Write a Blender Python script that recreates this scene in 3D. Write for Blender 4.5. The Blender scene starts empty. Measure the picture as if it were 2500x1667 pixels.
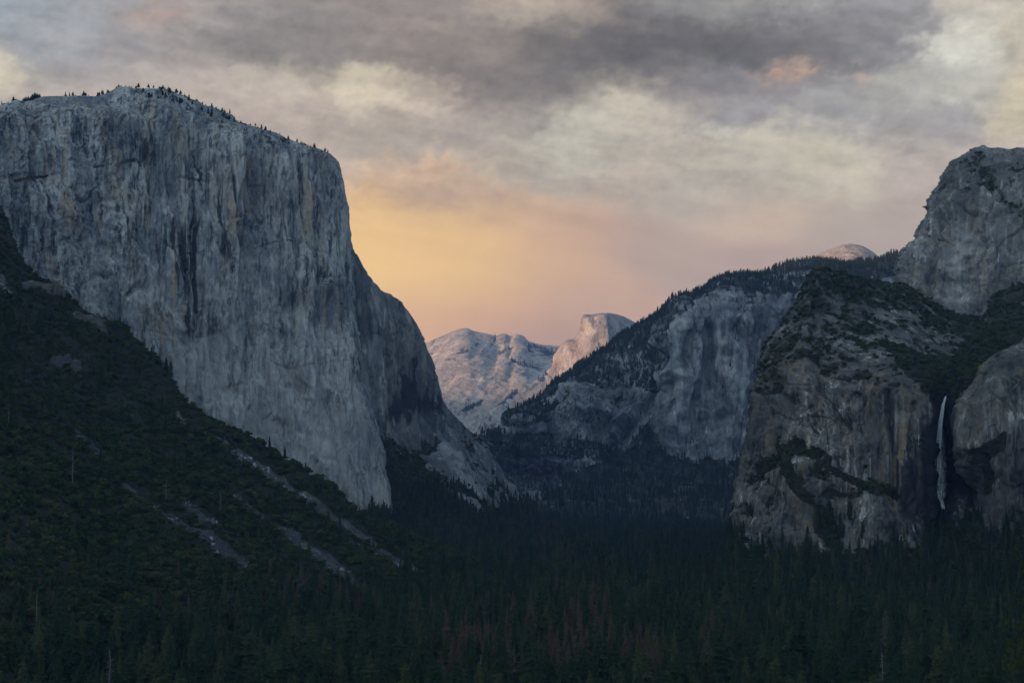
import bpy, bmesh, math, random
import numpy as np
from mathutils import Vector, Matrix

R = math.radians
rng = np.random.default_rng(11)
random.seed(11)
S = bpy.context.scene
COL = S.collection

# ------------------------------------------------------------------ camera
W0, H0 = 2500.0, 1667.0          # frame the measurements were taken in
F0 = 4018.0                      # focal length in those pixels
HZ = 1159.0                      # row of the true horizon
PITCH = math.atan((HZ - H0 / 2) / F0)
cd = bpy.data.cameras.new("camera")
cam = bpy.data.objects.new("camera", cd)
COL.objects.link(cam)
cd.sensor_fit = 'HORIZONTAL'
cd.sensor_width = 36.0
cd.lens = 36.0 * F0 / W0
cd.clip_start = 1.0
cd.clip_end = 1000000.0
cam.location = (0, 0, 0)
cam.rotation_euler = (math.pi / 2 + PITCH, 0, 0)
S.camera = cam

# ------------------------------------------------------------------ world, sun, exposure
SUN_DIR = Vector((0.74, 0.67, -0.062)).normalized()      # the way the light travels
sun_el = math.asin(-SUN_DIR.z)
sun_az = math.atan2(-SUN_DIR.x, -SUN_DIR.y)              # clockwise from +Y
world = bpy.data.worlds.new("World")
S.world = world
world.use_nodes = True
wt = world.node_tree
wt.nodes.clear()
wo = wt.nodes.new("ShaderNodeOutputWorld")
wb = wt.nodes.new("ShaderNodeBackground")
wsky = wt.nodes.new("ShaderNodeTexSky")
wsky.sky_type = 'NISHITA'
wsky.sun_disc = False
wsky.sun_elevation = sun_el
wsky.sun_rotation = sun_az
wsky.altitude = 1400
wb.inputs['Strength'].default_value = 0.15
wt.links.new(wsky.outputs[0], wb.inputs[0])
wt.links.new(wb.outputs[0], wo.inputs[0])

sl = bpy.data.lights.new("sun", 'SUN')
sl.energy = 5.0
sl.color = (1.0, 0.58, 0.36)
sl.angle = R(1.0)
sun = bpy.data.objects.new("sun", sl)
COL.objects.link(sun)
sun.rotation_euler = SUN_DIR.to_track_quat('-Z', 'Y').to_euler()

S.view_settings.view_transform = 'Standard'
S.view_settings.look = 'None'
S.view_settings.exposure = 0.6
S.view_settings.gamma = 1.0
S.view_settings.use_curve_mapping = False
S.render.engine = 'CYCLES'
cy = S.cycles
cy.max_bounces = 5
cy.diffuse_bounces = 3
cy.glossy_bounces = 1
cy.transmission_bounces = 2
cy.transparent_max_bounces = 48
cy.volume_bounces = 1
cy.use_denoising = True
cy.sample_clamp_indirect = 4.0

HAZE_DENSITY = 1.75e-5
SKY_GAIN = 0.74
SKY_TINT = np.array([1.02, 1.012, 0.91])

# ------------------------------------------------------------------ numeric helpers
_p = np.arange(256)
np.random.default_rng(5).shuffle(_p)
_perm = np.concatenate([_p, _p, _p])
_g = np.random.default_rng(6).normal(size=(256, 3))
_g = (_g / np.linalg.norm(_g, axis=1)[:, None]).astype(np.float32)


def noise(P):
    """gradient noise, about -1..1, for an (n,3) array"""
    P = np.asarray(P, dtype=np.float64)
    i = np.floor(P).astype(np.int64)
    f = (P - i).astype(np.float32)
    u = f * f * f * (f * (f * 6 - 15) + 10)
    i &= 255
    out = np.zeros(len(P), np.float32)
    for dx in (0, 1):
        wx = u[:, 0] if dx else 1 - u[:, 0]
        a = _perm[(i[:, 0] + dx) & 255]
        for dy in (0, 1):
            wy = u[:, 1] if dy else 1 - u[:, 1]
            b = _perm[a + ((i[:, 1] + dy) & 255)]
            for dz in (0, 1):
                wz = u[:, 2] if dz else 1 - u[:, 2]
                g = _g[_perm[b + ((i[:, 2] + dz) & 255)]]
                d = g[:, 0] * (f[:, 0] - dx) + g[:, 1] * (f[:, 1] - dy) + g[:, 2] * (f[:, 2] - dz)
                out += wx * wy * wz * d
    return out * 1.6


def fbm(P, octv=4, gain=0.5, lac=2.03, seed=0.0):
    P = np.asarray(P, dtype=np.float64) + seed * 17.31
    s = np.zeros(len(P), np.float32)
    a, t = 1.0, 0.0
    for k in range(octv):
        s += a * noise(P)
        t += a
        a *= gain
        P = P * lac + 3.7
    return s / t


def sstep(a, b, x):
    t = np.clip((x - a) / (b - a), 0, 1)
    return t * t * (3 - 2 * t)


def at(px, py, Y):
    """point at forward distance Y seen at pixel px,py of the measured frame"""
    px, py, Y = np.broadcast_arrays(np.asarray(px, float), np.asarray(py, float), np.asarray(Y, float))
    x = (px - W0 / 2) / F0
    y = (H0 / 2 - py) / F0
    c, s = math.cos(PITCH), math.sin(PITCH)
    dy = c - y * s
    dz = s + y * c
    return np.stack([x / dy * Y, Y, dz / dy * Y], -1)


def pix(P):
    c, s = math.cos(PITCH), math.sin(PITCH)
    d = P[:, 1] * c + P[:, 2] * s
    u = -P[:, 1] * s + P[:, 2] * c
    return W0 / 2 + F0 * P[:, 0] / d, H0 / 2 - F0 * u / d


def pchip(x, Y, xi):
    """monotone cubic along axis 0; x (k,), Y (k,...), xi (m,)"""
    x = np.asarray(x, float)
    Y = np.asarray(Y, float)
    sh = (len(x) - 1,) + (1,) * (Y.ndim - 1)
    h = np.diff(x).reshape(sh)
    d = np.diff(Y, axis=0) / h
    m = np.zeros_like(Y)
    m[0], m[-1] = d[0], d[-1]
    if len(x) > 2:
        w1 = 2 * h[1:] + h[:-1]
        w2 = h[1:] + 2 * h[:-1]
        with np.errstate(divide='ignore', invalid='ignore'):
            hm = (w1 + w2) / (w1 / d[:-1] + w2 / d[1:])
        m[1:-1] = np.where(d[:-1] * d[1:] > 0, np.nan_to_num(hm), 0)
    k = np.clip(np.searchsorted(x, xi) - 1, 0, len(x) - 2)
    sh2 = (len(xi),) + (1,) * (Y.ndim - 1)
    hh = (x[k + 1] - x[k]).reshape(sh2)
    t = (xi - x[k]).reshape(sh2) / hh
    return ((1 + 2 * t) * (1 - t) ** 2) * Y[k] + t * (1 - t) ** 2 * hh * m[k] + \
        (t * t * (3 - 2 * t)) * Y[k + 1] + t * t * (t - 1) * hh * m[k + 1]


def inpoly(px, py, poly):
    inside = np.zeros(len(px), bool)
    n = len(poly)
    for i in range(n):
        x1, y1 = poly[i]
        x2, y2 = poly[(i + 1) % n]
        c = ((y1 > py) != (y2 > py))
        with np.errstate(divide='ignore', invalid='ignore'):
            xx = (x2 - x1) * (py - y1) / (y2 - y1 + 1e-9) + x1
        inside ^= c & (px < xx)
    return inside


def near_line(px, py, pts, w):
    """0..1 closeness to a polyline; w half width (number or one per point)"""
    best = np.zeros(len(px))
    ws = w if hasattr(w, '__len__') else [w] * len(pts)
    for i in range(len(pts) - 1):
        (x1, y1), (x2, y2) = pts[i], pts[i + 1]
        dx, dy = x2 - x1, y2 - y1
        t = np.clip(((px - x1) * dx + (py - y1) * dy) / (dx * dx + dy * dy), 0, 1)
        d = np.hypot(px - x1 - t * dx, py - y1 - t * dy)
        ww = ws[i] * (1 - t) + ws[i + 1] * t
        best = np.maximum(best, 1 - np.clip(d / ww, 0, 1))
    return best


ZF = -175.0                      # level of the valley floor below the eye

# ------------------------------------------------------------------ object helpers
def tag(o, label=None, cat=None, group=None, kind=None):
    if label: o['label'] = label
    if cat: o['category'] = cat
    if group: o['group'] = group
    if kind: o['kind'] = kind
    return o


def mesh_from(name, V, Fq, mats=(), smooth=True, attrs=None, midx=None):
    me = bpy.data.meshes.new(name)
    V = np.asarray(V, np.float32)
    Fq = np.asarray(Fq, np.int32)
    n = Fq.shape[1]
    me.vertices.add(len(V))
    me.vertices.foreach_set("co", V.ravel())
    me.loops.add(Fq.size)
    me.loops.foreach_set("vertex_index", Fq.ravel())
    me.polygons.add(len(Fq))
    me.polygons.foreach_set("loop_start", np.arange(0, Fq.size, n, dtype=np.int32))
    me.polygons.foreach_set("loop_total", np.full(len(Fq), n, np.int32))
    for m in mats:
        me.materials.append(m)
    if midx is not None:
        me.polygons.foreach_set("material_index", np.asarray(midx, np.int32))
    me.polygons.foreach_set("use_smooth", np.full(len(Fq), smooth, bool))
    me.update(calc_edges=True)
    if attrs:
        for k, v in attrs.items():
            v = np.asarray(v, np.float32)
            if v.ndim == 2:
                a = me.attributes.new(k, 'FLOAT_COLOR', 'POINT')
                a.data.foreach_set("color", v.ravel())
            else:
                a = me.attributes.new(k, 'FLOAT', 'POINT')
                a.data.foreach_set("value", v)
    return me


def link(name, me, parent=None):
    o = bpy.data.objects.new(name, me)
    COL.objects.link(o)
    if parent: o.parent = parent
    return o


def grid_faces(nu, nv):
    i = np.arange(nu * nv).reshape(nu, nv)
    return np.stack([i[:-1, :-1], i[1:, :-1], i[1:, 1:], i[:-1, 1:]], -1).reshape(-1, 4)


def loft(cols, nu, segs, back=(), nback=6, uw=None, foot=False):
    """cols: list of columns of (px,py,Y) from foot to rim, all with the same number of rows.
    segs: vertex count per row interval. back: world offsets (dY,dZ) carried on behind the rim.
    Returns points (nu,nv,3)."""
    C = np.array(cols, float)                       # k, rows, 3
    if foot:
        C[:, 0, 1] = HZ - (ZF - 4) / C[:, 0, 2] * F0
    Wp = at(C[..., 0], C[..., 1], C[..., 2])        # world control net
    rows = Wp.shape[1]
    if uw is None:
        d = np.hypot(np.diff(C[..., 0], axis=0), np.diff(C[..., 1], axis=0)).mean(1)
        d = np.maximum(d, 3)
        uw = np.concatenate([[0], np.cumsum(d)])
    if len(back):
        for (dY, dZ) in back:
            b = Wp[:, rows - 1].copy()
            s = (b[:, 1] + dY) / b[:, 1]
            b[:, 0] *= s
            b[:, 1] += dY
            b[:, 2] += dZ
            Wp = np.concatenate([Wp, b[:, None]], 1)
        segs = list(segs) + [nback] * len(back)
    ui = np.linspace(uw[0], uw[-1], nu)
    A = pchip(uw, Wp, ui)                           # nu, rows, 3
    vi = [0.0]
    for k, n in enumerate(segs):
        vi += list(k + (np.arange(n) + 1) / n)
    B = pchip(np.arange(Wp.shape[1]), np.swapaxes(A, 0, 1), np.array(vi))
    return np.swapaxes(B, 0, 1)


def normals(P, lift=0.25):
    du = np.gradient(P, axis=0)
    dv = np.gradient(P, axis=1)
    n = np.cross(du, dv)
    n /= np.linalg.norm(n, axis=-1, keepdims=True) + 1e-9
    # towards the viewer
    s = np.sign((n * P).sum(-1))
    flip = np.where(np.median(s) > 0, -1, 1)
    n = n * flip
    n[..., 2] *= lift
    return n / (np.linalg.norm(n, axis=-1, keepdims=True) + 1e-9) * np.clip(np.hypot(n[..., 0], n[..., 1])[..., None] * 1.6 + lift, 0, 1)


# rock relief ------------------------------------------------------------------
def cliff_relief(P, seed=0.0, amp=1.0, big=26., rib=11., small=3.2, px=2.5, rough=0.3):
    q = P + 22 * np.stack([fbm(P / np.array([200, 200, 420]), 3, seed=seed + k) for k in (1, 2, 3)], -1)
    out = big * fbm(q * np.array([1 / 230, 1 / 230, 1 / 480]), 3, seed=seed + 5)
    r = fbm(q * np.array([1 / 70, 1 / 70, 1 / 800]), 4, 0.55, seed=seed + 8)
    out += rib * (1 - np.abs(r) * 3.2)
    for fr, dep, wd, sd in ((52, 12, 0.06, 3.1), (21, 6, 0.08, 5.3)):
        c = np.abs(noise(q * np.array([1 / fr, 1 / fr, 1 / (fr * 14)]) + seed * sd))
        out -= dep * (1 - sstep(0, wd, c)) * sstep(-0.15, 0.25, fbm(P / 120, 2, seed=seed + 21 + sd))
    # plates with upright edges, and a few roofs
    for sc, st, zs, sd in ((80, 5.0, 5.5, 13), (30, 2.4, 5.0, 15)):
        s = fbm(q * np.array([1 / sc, 1 / sc, 1 / (sc * zs)]), 2, 0.5, seed=seed + sd) * 5
        fl = np.floor(s)
        out += st * (fl + sstep(0.0, 0.14, s - fl))
    s = fbm(q * np.array([1 / 110, 1 / 110, 1 / 150]), 3, 0.55, seed=seed + 33) * 4
    fl = np.floor(s)
    out += 4.0 * (fl + sstep(0.0, 0.12, s - fl)) * sstep(-0.1, 0.3, fbm(P / 260, 2, seed=seed + 35) + rough - 0.3)
    l = noise(q * np.array([1 / 240, 1 / 240, 1 / 60]) + seed + 40.1)
    out -= 5 * (1 - sstep(0, 0.05, np.abs(l))) * sstep(0.05, 0.35, fbm(P / 150, 2, seed=seed + 31))
    m = fbm(q * np.array([1 / 24, 1 / 24, 1 / 120]), 4, 0.6, seed=seed + 17)
    out += small * (1.6 * m + 1.6 * (0.35 - np.abs(m)))
    m2 = fbm(P * np.array([1 / 17, 1 / 17, 1 / 22]), 4, 0.62, seed=seed + 27)
    out += small * 1.9 * rough * (m2 + 0.6 * (0.3 - np.abs(m2)))
    out += small * 0.9 * fbm(P * np.array([1 / 8, 1 / 8, 1 / 24]), 2, 0.6, seed=seed + 19)
    return out * amp


def facets(P, seed, sets):
    """joint sets: planes at set headings cut the rock into flat-sided corners"""
    out = np.zeros(len(P), np.float32)
    for k, (az, tilt, lam, amp) in enumerate(sets):
        a, t = math.radians(az), math.radians(tilt)
        n = np.array([math.cos(a) * math.cos(t), math.sin(a) * math.cos(t), math.sin(t)])
        x = P @ n / lam + 0.8 * fbm(P / (lam * np.array([2.5, 2.5, 6.0])), 3, seed=seed + k) + seed * 1.7 + k * 5.3
        i = np.floor(x)
        f = x - i
        h = np.modf(np.abs(np.sin(i * 12.9898 + k * 7.1 + seed) * 43758.5453))[0]
        w = 0.05 + 0.2 * np.modf(h * 7.77)[0]
        out += amp * (0.25 + h) * (np.minimum(f / (1 - w), (1 - f) / w) - 0.5) * sstep(-0.35, 0.15, fbm(P / (lam * np.array([2.2, 2.2, 4.5])), 2, seed=seed + 9 + k))
    return out


JOINTS = [(8, 4, 150, 34), (55, -6, 85, 22), (120, 5, 48, 13), (20, 12, 27, 7.5), (80, -10, 15, 4.0)]
JOINTS_ROUGH = [(8, 10, 120, 40), (55, -18, 70, 30), (120, 14, 40, 17), (20, 38, 27, 10), (75, -42, 19, 7), (100, 65, 36, 8)]


def slope_relief(P, seed=0.0, a=1.0):
    q = P + 30 * np.stack([fbm(P / 200, 2, seed=seed + k) for k in (1, 2, 3)], -1)
    out = 26 * fbm(q / 190, 4, 0.5, seed=seed)
    out += 7 * (1 - 2 * np.abs(fbm(q / 45, 3, 0.55, seed=seed + 7)))
    out += 2.5 * fbm(P / 9, 2, seed=seed + 9)
    return out * a


# ------------------------------------------------------------------ material helpers
class NT:
    def __init__(self, name):
        self.m = bpy.data.materials.new(name)
        self.m.use_nodes = True
        self.t = self.m.node_tree
        self.t.nodes.clear()
        self.out = self.n("ShaderNodeOutputMaterial")

    def n(self, typ, **kw):
        nd = self.t.nodes.new(typ)
        for k, v in kw.items():
            setattr(nd, k, v)
        return nd

    def l(self, a, b):
        self.t.links.new(a, b)

    def put(self, v, sock):
        if hasattr(v, 'links'):
            self.l(v, sock)
        else:
            if isinstance(v, (tuple, list)) and len(v) == 3 and sock.type == 'RGBA':
                v = (*v, 1)
            sock.default_value = v

    def math(self, op, a, b=0.0, c=None, clamp=False):
        nd = self.n("ShaderNodeMath", operation=op, use_clamp=clamp)
        self.put(a, nd.inputs[0])
        self.put(b, nd.inputs[1])
        if c is not None: self.put(c, nd.inputs[2])
        return nd.outputs[0]

    def mix(self, f, a, b, blend='MIX'):
        nd = self.n("ShaderNodeMix", data_type='RGBA', blend_type=blend)
        self.put(f, nd.inputs['Factor'])
        self.put(a, nd.inputs[6])
        self.put(b, nd.inputs[7])
        return nd.outputs[2]

    def attr(self, name):
        return self.n("ShaderNodeAttribute", attribute_name=name).outputs['Fac']

    def pos(self, sc=(1, 1, 1), off=(0, 0, 0)):
        if not hasattr(self, '_tc'):
            self._tc = self.n("ShaderNodeTexCoord").outputs['Object']
        mp = self.n("ShaderNodeMapping")
        self.l(self._tc, mp.inputs[0])
        mp.inputs['Scale'].default_value = sc
        mp.inputs['Location'].default_value = off
        return mp.outputs[0]

    def noise(self, sc, off=(0, 0, 0), detail=4, rough=0.55, dist=0.0):
        nd = self.n("ShaderNodeTexNoise")
        self.l(self.pos(sc, off), nd.inputs['Vector'])
        nd.inputs['Scale'].default_value = 1
        nd.inputs['Detail'].default_value = detail
        nd.inputs['Roughness'].default_value = rough
        nd.inputs['Distortion'].default_value = dist
        return nd.outputs['Fac']

    def ss(self, x, a, b):
        nd = self.n("ShaderNodeMapRange", interpolation_type='SMOOTHSTEP')
        self.put(x, nd.inputs[0])
        nd.inputs[1].default_value = a
        nd.inputs[2].default_value = b
        return nd.outputs[0]

    def bsdf(self, col, rough=0.9, bump=None, dist=1.0, strength=0.5, spec=0.2):
        b = self.n("ShaderNodeBsdfPrincipled")
        self.put(col, b.inputs['Base Color'])
        b.inputs['Roughness'].default_value = rough
        b.inputs['Specular IOR Level'].default_value = spec
        if bump is not None:
            bp = self.n("ShaderNodeBump")
            bp.inputs['Strength'].default_value = strength
            bp.inputs['Distance'].default_value = dist
            self.l(bump, bp.inputs['Height'])
            self.l(bp.outputs[0], b.inputs['Normal'])
        self.l(b.outputs[0], self.out.inputs[0])
        return self.m


def granite(name, base=(0.30, 0.30, 0.31), light=(0.47, 0.465, 0.45), dark=(0.085, 0.088, 0.098),
            tan=(0.36, 0.29, 0.21), tan_amt=0.5, dark_amt=0.6, soil=(0.055, 0.055, 0.04), k=1.0):
    """weathered granite; attributes: veg (0..1) covers with soil and low brush, wet darkens (stains, dark rock, hollow shade), pale cleans"""
    T = NT(name)
    warp = T.noise((1 / 130 * k, 1 / 130 * k, 1 / 170 * k), detail=4)
    patch = T.noise((1 / 110 * k, 1 / 110 * k, 1 / 150 * k), (3, 1, 4), 6, 0.65, 0.5)
    streak = T.noise((1 / 11 * k, 1 / 11 * k, 1 / 260 * k), (7, 2, 0), 6, 0.66, 0.2)
    streak2 = T.noise((1 / 34 * k, 1 / 34 * k, 1 / 480 * k), (1, 5, 2), 5, 0.62, 0.4)
    fine = T.noise((1 / 6 * k, 1 / 6 * k, 1 / 11 * k), (0, 0, 9), 5, 0.72)
    med = T.noise((1 / 26 * k, 1 / 26 * k, 1 / 85 * k), (5, 0, 9), 6, 0.68, 0.3)
    big = T.noise((1 / 330 * k, 1 / 330 * k, 1 / 420 * k), (8, 3, 1), 3, 0.55, 0.3)
    c = T.mix(T.ss(patch, 0.40, 0.60), base, light)
    tm = T.math('MULTIPLY', T.ss(streak2, 0.46, 0.60), T.math('MULTIPLY_ADD', T.attr('tanm'), 0.8, tan_amt, clamp=True))
    c = T.mix(T.math('MULTIPLY', tm, T.math('MULTIPLY_ADD', T.ss(big, 0.40, 0.58), 0.8, 0.2)), c, tan)
    zone = T.ss(warp, 0.36, 0.60)
    c = T.mix(T.math('MULTIPLY', T.math('MULTIPLY', T.ss(streak, 0.50, 0.63), T.math('MULTIPLY_ADD', zone, 0.6, 0.35)), dark_amt * 1.1, clamp=True), c, dark)
    d2 = T.math('MULTIPLY', T.ss(med, 0.50, 0.64), zone)
    c = T.mix(T.math('MULTIPLY', d2, dark_amt * 1.1, clamp=True), c, dark)
    w = T.math('MULTIPLY', T.ss(streak, 0.45, 0.36), T.ss(patch, 0.5, 0.6))
    c = T.mix(T.math('MULTIPLY', w, 0.6), c, (0.58, 0.575, 0.56))
    # open joints: thin dark lines, mostly upright
    vo = T.n("ShaderNodeTexVoronoi", feature='DISTANCE_TO_EDGE')
    wv0 = T.n("ShaderNodeVectorMath", operation='MULTIPLY_ADD')
    nz = T.n("ShaderNodeTexNoise"); T.l(T.pos((1 / 60 * k,) * 3), nz.inputs['Vector']); nz.inputs['Detail'].default_value = 3; nz.inputs['Scale'].default_value = 1
    T.l(nz.outputs['Color'], wv0.inputs[0]); wv0.inputs[1].default_value = (1.2, 1.2, 0.9)
    T.l(T.pos((1 / 34 * k, 1 / 34 * k, 1 / 210 * k)), wv0.inputs[2])
    T.l(wv0.outputs[0], vo.inputs['Vector']); vo.inputs['Scale'].default_value = 1
    joint = T.math('MULTIPLY', T.ss(vo.outputs['Distance'], 0.035, 0.0), T.ss(med, 0.46, 0.60))
    c = T.mix(T.math('MULTIPLY', joint, 0.75), c, tuple(x * 0.5 for x in dark))
    f = T.math('MULTIPLY_ADD', fine, 1.5, 0.25)
    fm = T.n("ShaderNodeVectorMath", operation='SCALE')
    T.l(c, fm.inputs[0]); T.l(f, fm.inputs['Scale'])
    c = fm.outputs[0]
    c = T.mix(T.math('MULTIPLY', T.attr('pale'), 0.75), c, (0.50, 0.495, 0.48))
    wv = T.math('ADD', T.attr('wet'), T.math('MULTIPLY_ADD', streak, 0.9, -0.45))
    c = T.mix(T.math('MULTIPLY', T.ss(wv, 0.3, 0.7), 0.9), c, (0.022, 0.024, 0.03))
    vv = T.math('ADD', T.attr('veg'), T.math('MULTIPLY_ADD', med, 1.6, -0.8))
    soilc = T.mix(T.ss(fine, 0.4, 0.6), soil, tuple(x * 0.5 for x in soil))
    c = T.mix(T.ss(vv, 0.4, 0.6), c, soilc)
    h = T.math('ADD', T.math('MULTIPLY', fine, 1.6), T.math('MULTIPLY', streak, 1.6))
    h = T.math('ADD', h, T.math('MULTIPLY', joint, -1.5))
    return T.bsdf(c, 0.92, h, dist=2.6 / k, strength=0.6)


def foliage(name, c1, c2, c3=None):
    T = NT(name)
    oi = T.n("ShaderNodeObjectInfo")
    r = oi.outputs['Random']
    c = T.mix(r, c1, c2)
    if c3:
        c = T.mix(T.math('MULTIPLY', T.ss(r, 0.72, 0.95), 0.8), c, c3)
    nz = T.noise((0.35, 0.35, 0.35), detail=2)
    f = T.math('MULTIPLY_ADD', nz, 1.1, 0.45)
    fm = T.n("ShaderNodeVectorMath", operation='SCALE')
    T.l(c, fm.inputs[0]); T.l(f, fm.inputs['Scale'])
    return T.bsdf(fm.outputs[0], 0.85, spec=0.1)


def plain(name, c, rough=0.9, var=0.5, sc=0.3):
    T = NT(name)
    nz = T.noise((sc, sc, sc), detail=4, rough=0.65)
    f = T.math('MULTIPLY_ADD', nz, 2 * var, 1 - var)
    fm = T.n("ShaderNodeVectorMath", operation='SCALE')
    T.put(c, fm.inputs[0]); T.l(f, fm.inputs['Scale'])
    return T.bsdf(fm.outputs[0], rough, spec=0.15)


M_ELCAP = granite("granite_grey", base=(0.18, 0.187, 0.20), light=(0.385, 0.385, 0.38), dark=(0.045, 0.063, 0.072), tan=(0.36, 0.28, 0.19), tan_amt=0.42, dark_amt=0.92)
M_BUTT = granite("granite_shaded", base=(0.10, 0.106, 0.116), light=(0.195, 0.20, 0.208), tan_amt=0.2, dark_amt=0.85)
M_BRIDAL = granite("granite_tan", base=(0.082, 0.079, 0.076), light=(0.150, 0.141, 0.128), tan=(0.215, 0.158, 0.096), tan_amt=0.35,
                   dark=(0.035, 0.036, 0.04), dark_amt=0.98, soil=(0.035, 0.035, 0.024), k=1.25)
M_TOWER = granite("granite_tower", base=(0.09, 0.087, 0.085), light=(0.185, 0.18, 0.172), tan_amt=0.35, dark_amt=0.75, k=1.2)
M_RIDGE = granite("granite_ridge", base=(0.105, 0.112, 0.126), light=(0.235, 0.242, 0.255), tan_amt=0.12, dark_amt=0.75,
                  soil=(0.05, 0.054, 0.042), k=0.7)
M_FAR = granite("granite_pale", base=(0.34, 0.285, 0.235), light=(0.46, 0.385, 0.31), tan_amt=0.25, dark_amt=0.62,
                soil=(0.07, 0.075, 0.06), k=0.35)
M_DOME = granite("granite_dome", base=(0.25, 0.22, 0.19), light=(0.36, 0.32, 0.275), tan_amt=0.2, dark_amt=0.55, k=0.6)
M_BALD = granite("granite_bald", base=(0.33, 0.265, 0.215), light=(0.46, 0.375, 0.305), tan_amt=0.2, dark_amt=0.5, k=0.6)  # warmth of the low sun put into this dome's base colour
M_SLOPE = granite("slope_ground", base=(0.045, 0.046, 0.048), light=(0.085, 0.085, 0.085), tan=(0.12, 0.095, 0.06), tan_amt=0.3,
                  dark_amt=0.7, soil=(0.030, 0.030, 0.020), k=1.6)
M_FLOOR = plain("forest_soil", (0.03, 0.028, 0.02))
M_SCREE = NT("scree_rock")
_r = M_SCREE.n("ShaderNodeObjectInfo").outputs['Random']
M_SCREE = M_SCREE.bsdf(M_SCREE.mix(M_SCREE.ss(_r, 0.7, 1.0), (0.055, 0.058, 0.063), (0.30, 0.305, 0.31)), 0.9)
M_GREEN = foliage("conifer_needles", (0.013, 0.026, 0.014), (0.026, 0.040, 0.019), (0.050, 0.056, 0.022))
M_FARGREEN = foliage("far_needles", (0.013, 0.025, 0.014), (0.026, 0.038, 0.019), (0.042, 0.046, 0.02))
M_BROWN = foliage("dead_needles", (0.050, 0.038, 0.025), (0.080, 0.054, 0.031), (0.06, 0.054, 0.046))
M_OAK = foliage("oak_leaves", (0.017, 0.031, 0.013), (0.054, 0.074, 0.028), (0.070, 0.070, 0.03))
M_BRIGHT = foliage("yellow_green_needles", (0.085, 0.10, 0.022), (0.11, 0.12, 0.03))  # needles of the near pine, yellow green by their own colour
M_BARK = plain("bark", (0.055, 0.045, 0.038))
M_GREYWOOD = plain("weathered_wood", (0.15, 0.145, 0.14), var=0.3)
M_DEADBARK = plain("dead_bark", (0.085, 0.075, 0.065), var=0.4)

# ------------------------------------------------------------------ sky: a shell of cloud far outside the air
def srgb(c):
    c = np.asarray(c, float) / 255
    return np.where(c <= 0.04045, c / 12.92, ((c + 0.055) / 1.055) ** 2.4)


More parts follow.
